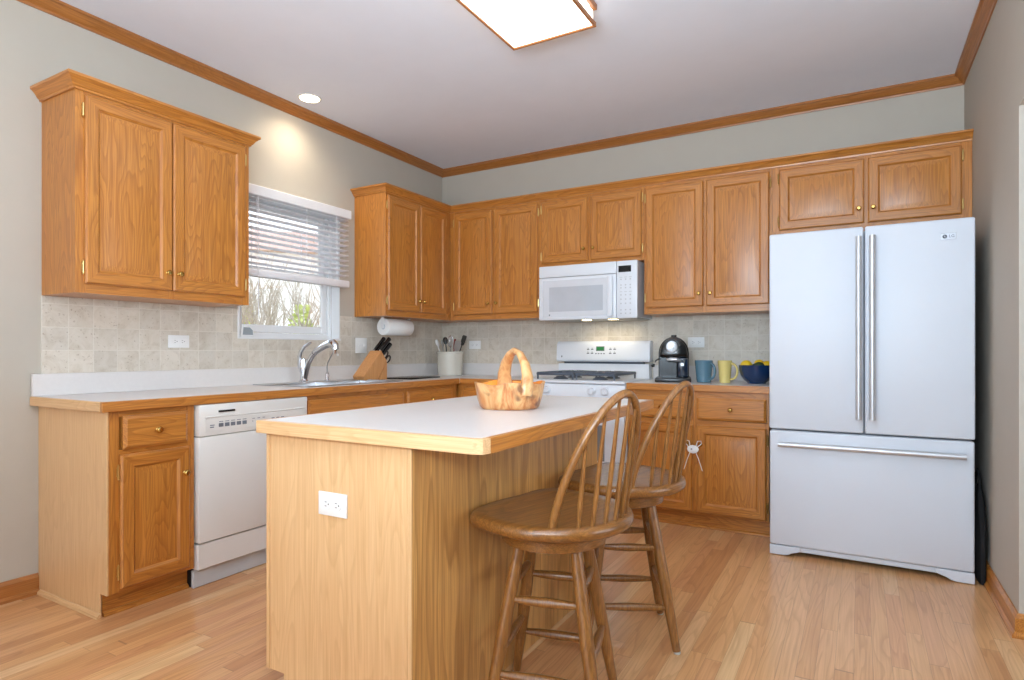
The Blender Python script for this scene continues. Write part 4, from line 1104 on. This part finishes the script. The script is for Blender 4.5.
def utensil(kind, ang, lean, ln, mat, label, head, off):
    rx, ry = math.cos(ang), math.sin(ang)
    b0 = Vector((CX + rx * off * 0.6, CY + ry * off * 0.6, CZ + 0.018)); dv = Vector((rx * lean, ry * lean, 1)).normalized(); b1 = b0 + dv * ln
    t = thing(kind, label, 'utensil', b0, 0, 'utensils in the crock')
    m = MB(); m.tube([(0, 0, 0), dv * (ln * 0.5), dv * ln], [0.006, 0.005, 0.0045], 8); m.build('handle', mat, t)
    m = MB(); top = dv * ln; side = Vector((math.cos(ang + 1.2), math.sin(ang + 1.2), 0)); nrm = dv.cross(side).normalized(); side = nrm.cross(dv)
    if head == 'spoon':
        m.lathe([(0, -0.034), (0.012, -0.030), (0.02, -0.012), (0.022, 0.008), (0.016, 0.026), (0, 0.034)], (0, 0, 0), 'z', 14)
        for v in m.bm.verts: v.co.y = v.co.y * 0.35 + 0.006 * (1 - (v.co.x / 0.022) ** 2)
        M = Matrix((tuple(side) + (0,), tuple(nrm) + (0,), tuple(dv) + (0,), (0, 0, 0, 1))).transposed(); M.translation = top + dv * 0.028; m.xform(M)
    elif head == 'spatula':
        m.prism([(-0.018, -0.005), (0.018, -0.005), (0.027, 0.02), (0.027, 0.075), (0.020, 0.083), (-0.020, 0.083), (-0.027, 0.075), (-0.027, 0.02)], 'y', -0.002, 0.002)
        M = Matrix((tuple(side) + (0,), tuple(nrm) + (0,), tuple(dv) + (0,), (0, 0, 0, 1))).transposed(); M.translation = top; m.xform(M)
    else:
        for q in range(6):
            a = q * PI / 6; w_ = side * math.cos(a) + nrm * math.sin(a)
            m.tube([top + dv * (0.0 + 0.05 * (1 - math.cos(x_)) / 1) + w_ * (0.022 * math.sin(x_)) for x_ in [2 * PI * y_ / 16 for y_ in range(17)]], 0.0012, 5, cap=False)
    m.build({'spoon': 'bowl', 'spatula': 'blade', 'whisk': 'wires'}[head], mat, t)


utensil('serving_spoon', -2.75, 0.33, 0.245, OUTLET, 'pale spoon leaning far out over the rim at the window side of the crock', 'spoon', 0.05)
utensil('metal_spoon', -1.9, 0.22, 0.235, STEEL, 'steel spoon standing at the front of the crock', 'spoon', 0.05)
utensil('wire_whisk', -0.9, 0.10, 0.225, CHROME, 'steel wire whisk in the middle of the crock', 'whisk', 0.02)
utensil('red_spatula', 1.3, 0.12, 0.215, REDP, 'red spatula standing behind the whisk in the crock', 'spatula', 0.03)
utensil('black_spatula', 0.25, 0.34, 0.26, BLACK, 'black spatula leaning out highest over the range side of the crock', 'spatula', 0.04)
utensil('black_spoon', 2.7, 0.22, 0.26, BLACK, 'black spoon leaning toward the side wall in the crock', 'spoon', 0.04)
utensil('metal_spatula', -0.35, 0.33, 0.21, STEEL, 'short steel spatula leaning low over the range side of the crock', 'spatula', 0.05)

pt = thing('paper_towel_roll', 'white paper towel roll mounted under the corner cabinet', 'paper towel', (0.165, -0.972, 1.302), 0)
m = MB(); m.lathe([(0.02, 0), (0.0625, 0.0), (0.0645, 0.003), (0.0645, 0.287), (0.0625, 0.290), (0.02, 0.290), (0.02, 0)], (0, 0, 0), 'y', 36); m.build('paper', PAPER, pt)
m = MB(); m.lathe([(0, -0.006), (0.016, -0.005), (0.0195, 0.0), (0.0195, 0.290), (0.016, 0.295), (0, 0.296)], (0, 0, 0), 'y', 20); m.build('core', PAPERC, pt)
for yy in (-0.012, 0.2975):
    m = MB(); m.box(-0.014, yy, -0.012, 0.014, yy + 0.005, 0.0725, 0.001); m.build('bracket', WHITE_TRIM, pt)

# ------------------------------------------------------------------ counter objects, right
cm = thing('coffee_machine', 'black rounded espresso machine with silver dial beside the range', 'coffee machine', (2.190, -0.31, WZ), math.radians(14))
m = MB(); pr = []
for i in range(13):
    a = PI * i / 12; pr.append((0.112 * math.cos(a), 0.20 + 0.118 * math.sin(a)))
pts2 = [(0.112, 0.03)] + pr + [(-0.112, 0.03)]
m.prism(pts2, 'y', -0.02, 0.20, bev=0.008, seg=2)
hd = [(0.100 * math.cos(PI * i / 12), 0.20 + 0.105 * math.sin(PI * i / 12)) for i in range(13)]
m.prism([(0.100, 0.175)] + hd + [(-0.100, 0.175)], 'y', -0.125, -0.021, bev=0.010, seg=2)
m.box(-0.105, -0.021, 0.03, 0.02, -0.019, 0.175); m.build('body', BLACKG, cm, smooth=30)
m = MB(); m.box(-0.135, -0.15, 0.0005, 0.128, 0.205, 0.030, 0.009, seg=2); m.box(-0.08, -0.14, 0.0302, 0.08, -0.03, 0.034, 0.001); m.build('base', BLACK, cm)
m = MB(); m.lathe([(0, 0.010), (0.030, 0.010), (0.040, 0.007), (0.042, 0.0), (0, -0.001)], (-0.012, -0.126, 0.245), '-y', 28); 
dl = m.build('dial', NICKEL, cm)
m = MB(); m.lathe([(0, 0.030), (0.012, 0.029), (0.014, 0.0105)], (-0.012, -0.126, 0.245), '-y', 16); m.build('dial_button', STEEL, dl)
m = MB(); m.lathe([(0, 0.0), (0.036, 0.0), (0.038, -0.02), (0.030, -0.032), (0, -0.034)], (-0.01, -0.085, 0.176), 'z', 24); m.build('portafilter', BLACK, cm)
m = MB(); m.tube([(-0.045, -0.135, 0.155), (-0.02, -0.142, 0.160), (0.02, -0.142, 0.158), (0.055, -0.12, 0.150)], [0.008, 0.013, 0.014, 0.007], 10); m.build('spout_bar', NICKEL, cm)
m = MB(); m.tube([(-0.10, -0.08, 0.165), (-0.128, -0.10, 0.15), (-0.132, -0.115, 0.138)], 0.005, 8); m.build('steam_pipe', STEEL, cm)
m = MB(); m.box(0.03, -0.105, 0.0345, 0.105, -0.022, 0.172, 0.012, seg=2); m.build('water_tank', plain('smoky_tank', (24, 40, 58), 0.12, coat=0.6), cm)
m = MB(); m.lathe([(0, 0.014), (0.02, 0.013), (0.022, 0.0)], (0.0, 0.06, 0.318), 'z', 16); m.build('lid', BLACK, cm)
cm.scale = (0.90, 0.95, 0.965)


def mug(label, loc, rz, mat, r0, r1, h):
    t = thing('mug', label, 'mug', loc, rz, 'mugs beside the coffee machine')
    m = MB(); m.lathe([(0, 0.0005), (r0 - 0.004, 0.0005), (r0, 0.004), (r1, h - 0.003), (r1 - 0.002, h), (r1 - 0.005, h - 0.002), (r0 - 0.004, 0.010), (0, 0.010)], seg=32); m.build('cup', mat, t)
    m = MB(); zc = h * 0.52; m.tube([((r0 + r1) / 2 - 0.004 + 0.045 * math.sin(a) ** 0.8 if math.sin(a) > 0 else (r0 + r1) / 2 - 0.002, 0, zc + 0.052 * math.cos(a)) for a in [PI * i / 14 for i in range(15)]], [0.0075] * 15, 10, flat=1.3)
    m.build('handle', mat, t)


mug('tall tapered blue mug beside the coffee machine', (2.396, -0.33, WZ), math.radians(-30), MUGB, 0.046, 0.058, 0.147)
mug('tall tapered yellow mug between the blue mug and the fruit bowl', (2.530, -0.33, WZ), math.radians(-8), MUGY, 0.034, 0.045, 0.147)
bw = thing('fruit_bowl', 'navy blue glazed bowl of lemons beside the refrigerator', 'bowl', (2.722, -0.31, WZ))
m = MB(); m.lathe([(0, 0.0005), (0.055, 0.0005), (0.058, 0.008), (0.078, 0.022), (0.098, 0.052), (0.107, 0.085), (0.110, 0.116), (0.108, 0.119), (0.104, 0.115), (0.100, 0.085), (0.090, 0.054), (0.070, 0.030), (0, 0.022)], seg=40); m.build('shell', BOWLB, bw)


def fruit(kind, label, x, y, z, mat, rz, r=0.031, stretch=1.25):
    t = thing(kind, label, 'fruit', (2.722 + x, -0.31 + y, WZ + z), rz, 'fruit in the navy bowl')
    m = MB(); pr = []
    for i in range(13):
        a = PI * i / 12; rr = r * math.sin(a); hh = -r * stretch * math.cos(a)
        if i in (0, 12): hh *= 1.10
        pr.append((rr, hh))
    m.lathe(pr, (0, 0, 0), 'x', 18); m.build('flesh', mat, t, smooth=60)
    m = MB(); m.lathe([(0, 0.003), (0.003, 0.002), (0.0035, 0.0)], (r * stretch * 1.09, 0, 0), 'x', 8); m.build('stem', AVO, t)


fruit('lemon', 'yellow lemon at the left of the navy bowl', -0.058, -0.028, 0.122, LEMON, 0.3, 0.028)
fruit('lemon', 'yellow lemon at the back top of the navy bowl', 0.008, 0.056, 0.126, LEMON, 1.0, 0.028)
fruit('lemon', 'yellow lemon at the refrigerator side of the navy bowl', 0.062, 0.0, 0.119, LEMON, 0.9, 0.028)
fruit('lime', 'dark green fruit nearest the front of the navy bowl', 0.022, -0.055, 0.114, AVO, 0.2, 0.026)
fruit('lime', 'dark green fruit in the middle of the navy bowl', -0.004, -0.006, 0.110, AVO, 0.8, 0.021)

# ------------------------------------------------------------------ ceiling lamps
LX0, LX1, LY1, LY0, LZ0 = 1.762, 2.214, -1.775, -3.05, 2.650
lp = thing('ceiling_light', 'oak-framed box ceiling light with a glowing white diffuser', 'ceiling light', (LX0, LY0, LZ0))
w, l = LX1 - LX0, LY1 - LY0
m = MB()
t_ = 0.012; hh = 0.022
m.box(0, 0, 0, t_, l, hh, 0.002); m.box(w - t_, 0, 0, w, l, hh, 0.002); m.box(t_, 0, 0, w - t_, t_, hh, 0.002); m.box(t_, l - t_, 0, w - t_, l, hh, 0.002)
m.build('lower_frame', LAMPWOOD, lp)
m = MB(); zt = H - LZ0 - 0.0005
m.box(0.004, 0.004, zt - 0.026, 0.018, l - 0.004, zt, 0.002); m.box(w - 0.012, 0.0, zt - 0.026, w + 0.004, l, zt, 0.002); m.box(0.018, 0.004, zt - 0.026, w - 0.012, 0.018, zt, 0.002); m.box(0.018, l - 0.014, zt - 0.026, w - 0.012, l, zt, 0.002)
m.build('upper_frame', LAMPWOOD, lp)
m = MB(); m.box(t_ + 0.0005, t_ + 0.0005, 0.008, w - t_ - 0.0005, l - t_ - 0.0005, zt - 0.03); m.build('diffuser', DIFFUSER, lp, smooth=0)
cn = thing('downlight', 'round recessed ceiling downlight glowing above the sink', 'downlight', (0.205, -1.715, H))
m = MB(); m.lathe([(0.062, -0.0005), (0.062, -0.004), (0.075, -0.004), (0.078, -0.0005)], (0, 0, 0), 'z', 36); m.build('trim_ring', WHITE_TRIM, cn)
m = MB(); m.lathe([(0, -0.003), (0.0615, -0.003), (0.0615, -0.0008), (0, -0.0008)], (0, 0, 0), 'z', 36); m.build('lamp_lens', CANLAMP, cn)
l = bpy.data.lights.new('downlight_beam', 'SPOT'); l.energy = 24; l.color = (1.0, 0.86, 0.66); l.spot_size = 2.6; l.spot_blend = 1.0; l.shadow_soft_size = 0.06
o = bpy.data.objects.new('downlight_beam', l); COL.objects.link(o); o.location = (0.205, -1.715, H - 0.012)

# ------------------------------------------------------------------ outside the window
GR = plain('winter_lawn', (196, 192, 166), 0.95, var=0.2, scale=3)
m = MB(); m.box(-40, -20, -0.5, -0.2, 40, -0.4); struct(m.build('ground', GR, smooth=0))
BARK = plain('grey_bark', (176, 164, 148), 0.9, var=0.2, scale=20)
LEAF = plain('spring_leaves', (186, 194, 110), 0.7, var=0.25, scale=9)
rnd = random.Random(11)


def bare_tree(name, label, x, y, h, n0, seed, group):
    r_ = random.Random(seed)
    t = thing(name, label, 'tree', (x, y, -0.4), 0, group)
    tr = MB(); br = MB()

    def grow(mb, p, d, ln, rad, depth):
        q = p + d * ln * 0.5 + Vector((r_.uniform(-1, 1), r_.uniform(-1, 1), 0)) * ln * 0.05
        e_ = p + d * ln
        mb.tube([p, q, e_], [rad, rad * 0.85, rad * 0.7], 5 if depth else 7)
        if depth >= 4: return
        for i in range(3 if depth < 3 else 2):
            nd = (d + Vector((r_.uniform(-1, 1), r_.uniform(-1, 1), r_.uniform(-0.2, 0.7))) * 0.62).normalized()
            grow(br, p + d * ln * r_.uniform(0.55, 1.0), nd, ln * r_.uniform(0.6, 0.82), rad * 0.62, depth + 1)
    for i in range(n0):
        a = 2 * PI * i / n0 + r_.uniform(-0.4, 0.4)
        d = Vector((0.35 * math.cos(a), 0.35 * math.sin(a), 1)).normalized() if n0 > 1 else Vector((0.05, 0.03, 1)).normalized()
        grow(tr, Vector((0.05 * math.cos(a), 0.05 * math.sin(a), 0)), d, h * 0.33, 0.035 if n0 > 1 else 0.06, 0)
    tr.build('trunk', BARK, t, smooth=0); br.build('branches', BARK, t, smooth=0)


bare_tree('bare_tree', 'leafless many-stemmed tree close outside the sink window', -2.7, 0.6, 3.4, 5, 3, 'bare trees outside the window')
bare_tree('bare_tree', 'leafless tree farther out, seen past the window frame', -7.2, 4.3, 4.5, 4, 8, 'bare trees outside the window')
bare_tree('bare_tree', 'leafless tree farther out, seen beside the hung cabinet', -6.5, -3.4, 5.0, 3, 21, 'bare trees outside the window')


def shrub(label, x, y, rx, h, seed):
    r_ = random.Random(seed)
    t = thing('garden_shrub', label, 'shrub', (x, y, -0.4), 0, 'green shrubs outside the window')
    m = MB()
    for i in range(520):
        a = r_.uniform(0, 2 * PI); ph = r_.uniform(0, 1); rr = rx * math.sqrt(r_.random()) * (1 - 0.75 * ph)
        c0 = Vector((rr * math.cos(a), rr * math.sin(a), 0.1 + h * ph)); d = Vector((r_.gauss(0, 1), r_.gauss(0, 1), r_.gauss(0, 1))).normalized(); u = d.orthogonal().normalized()
        s_ = r_.uniform(0.04, 0.08)
        v = [m.bm.verts.new(c0 + q) for q in (-d * s_, u * s_ * 0.4, d * s_, -u * s_ * 0.4)]
        m.bm.faces.new(v)
    m.build('foliage', LEAF, t, smooth=0)
    m = MB(); m.tube([(0, 0, 0), (0, 0, h * 0.8)], [0.03, 0.01], 6); m.build('stem', BARK, t)


shrub('yellow-green shrub outside behind the bare tree at the right of the window', -4.7, 2.45, 0.5, 2.2, 1)
shrub('yellow-green shrub outside low at the left of the window', -4.9, 1.55, 0.45, 2.1, 2)
SIDING = plain('far_siding', (236, 233, 228), 0.9, var=0.02)
ROOFM = plain('far_roof', (206, 172, 156), 0.9, var=0.06)
hs = thing('outside_house', 'white-sided neighbouring house with a pinkish brown roof far outside the window', 'house', (-17, 13, -0.4), math.radians(50))
m = MB(); m.box(-9, -4, 0.0, 9, 4, 5.0); m.build('wall', SIDING, hs, smooth=0)
m = MB(); m.prism([(-4.4, 5.01), (4.4, 5.01), (0, 6.5)], 'x', -9.3, 9.3); m.build('roof', ROOFM, hs, smooth=0)
for wx in (-6.5, 6.5):
    m = MB(); m.box(wx - 0.6, -4.06, 1.2, wx + 0.6, -4.0005, 2.8, mat=0); m.box(wx - 0.52, -4.08, 1.28, wx + 0.52, -4.061, 2.72, mat=1); m.build('house_window', [WHITE_TRIM, OVENG], hs, smooth=0)
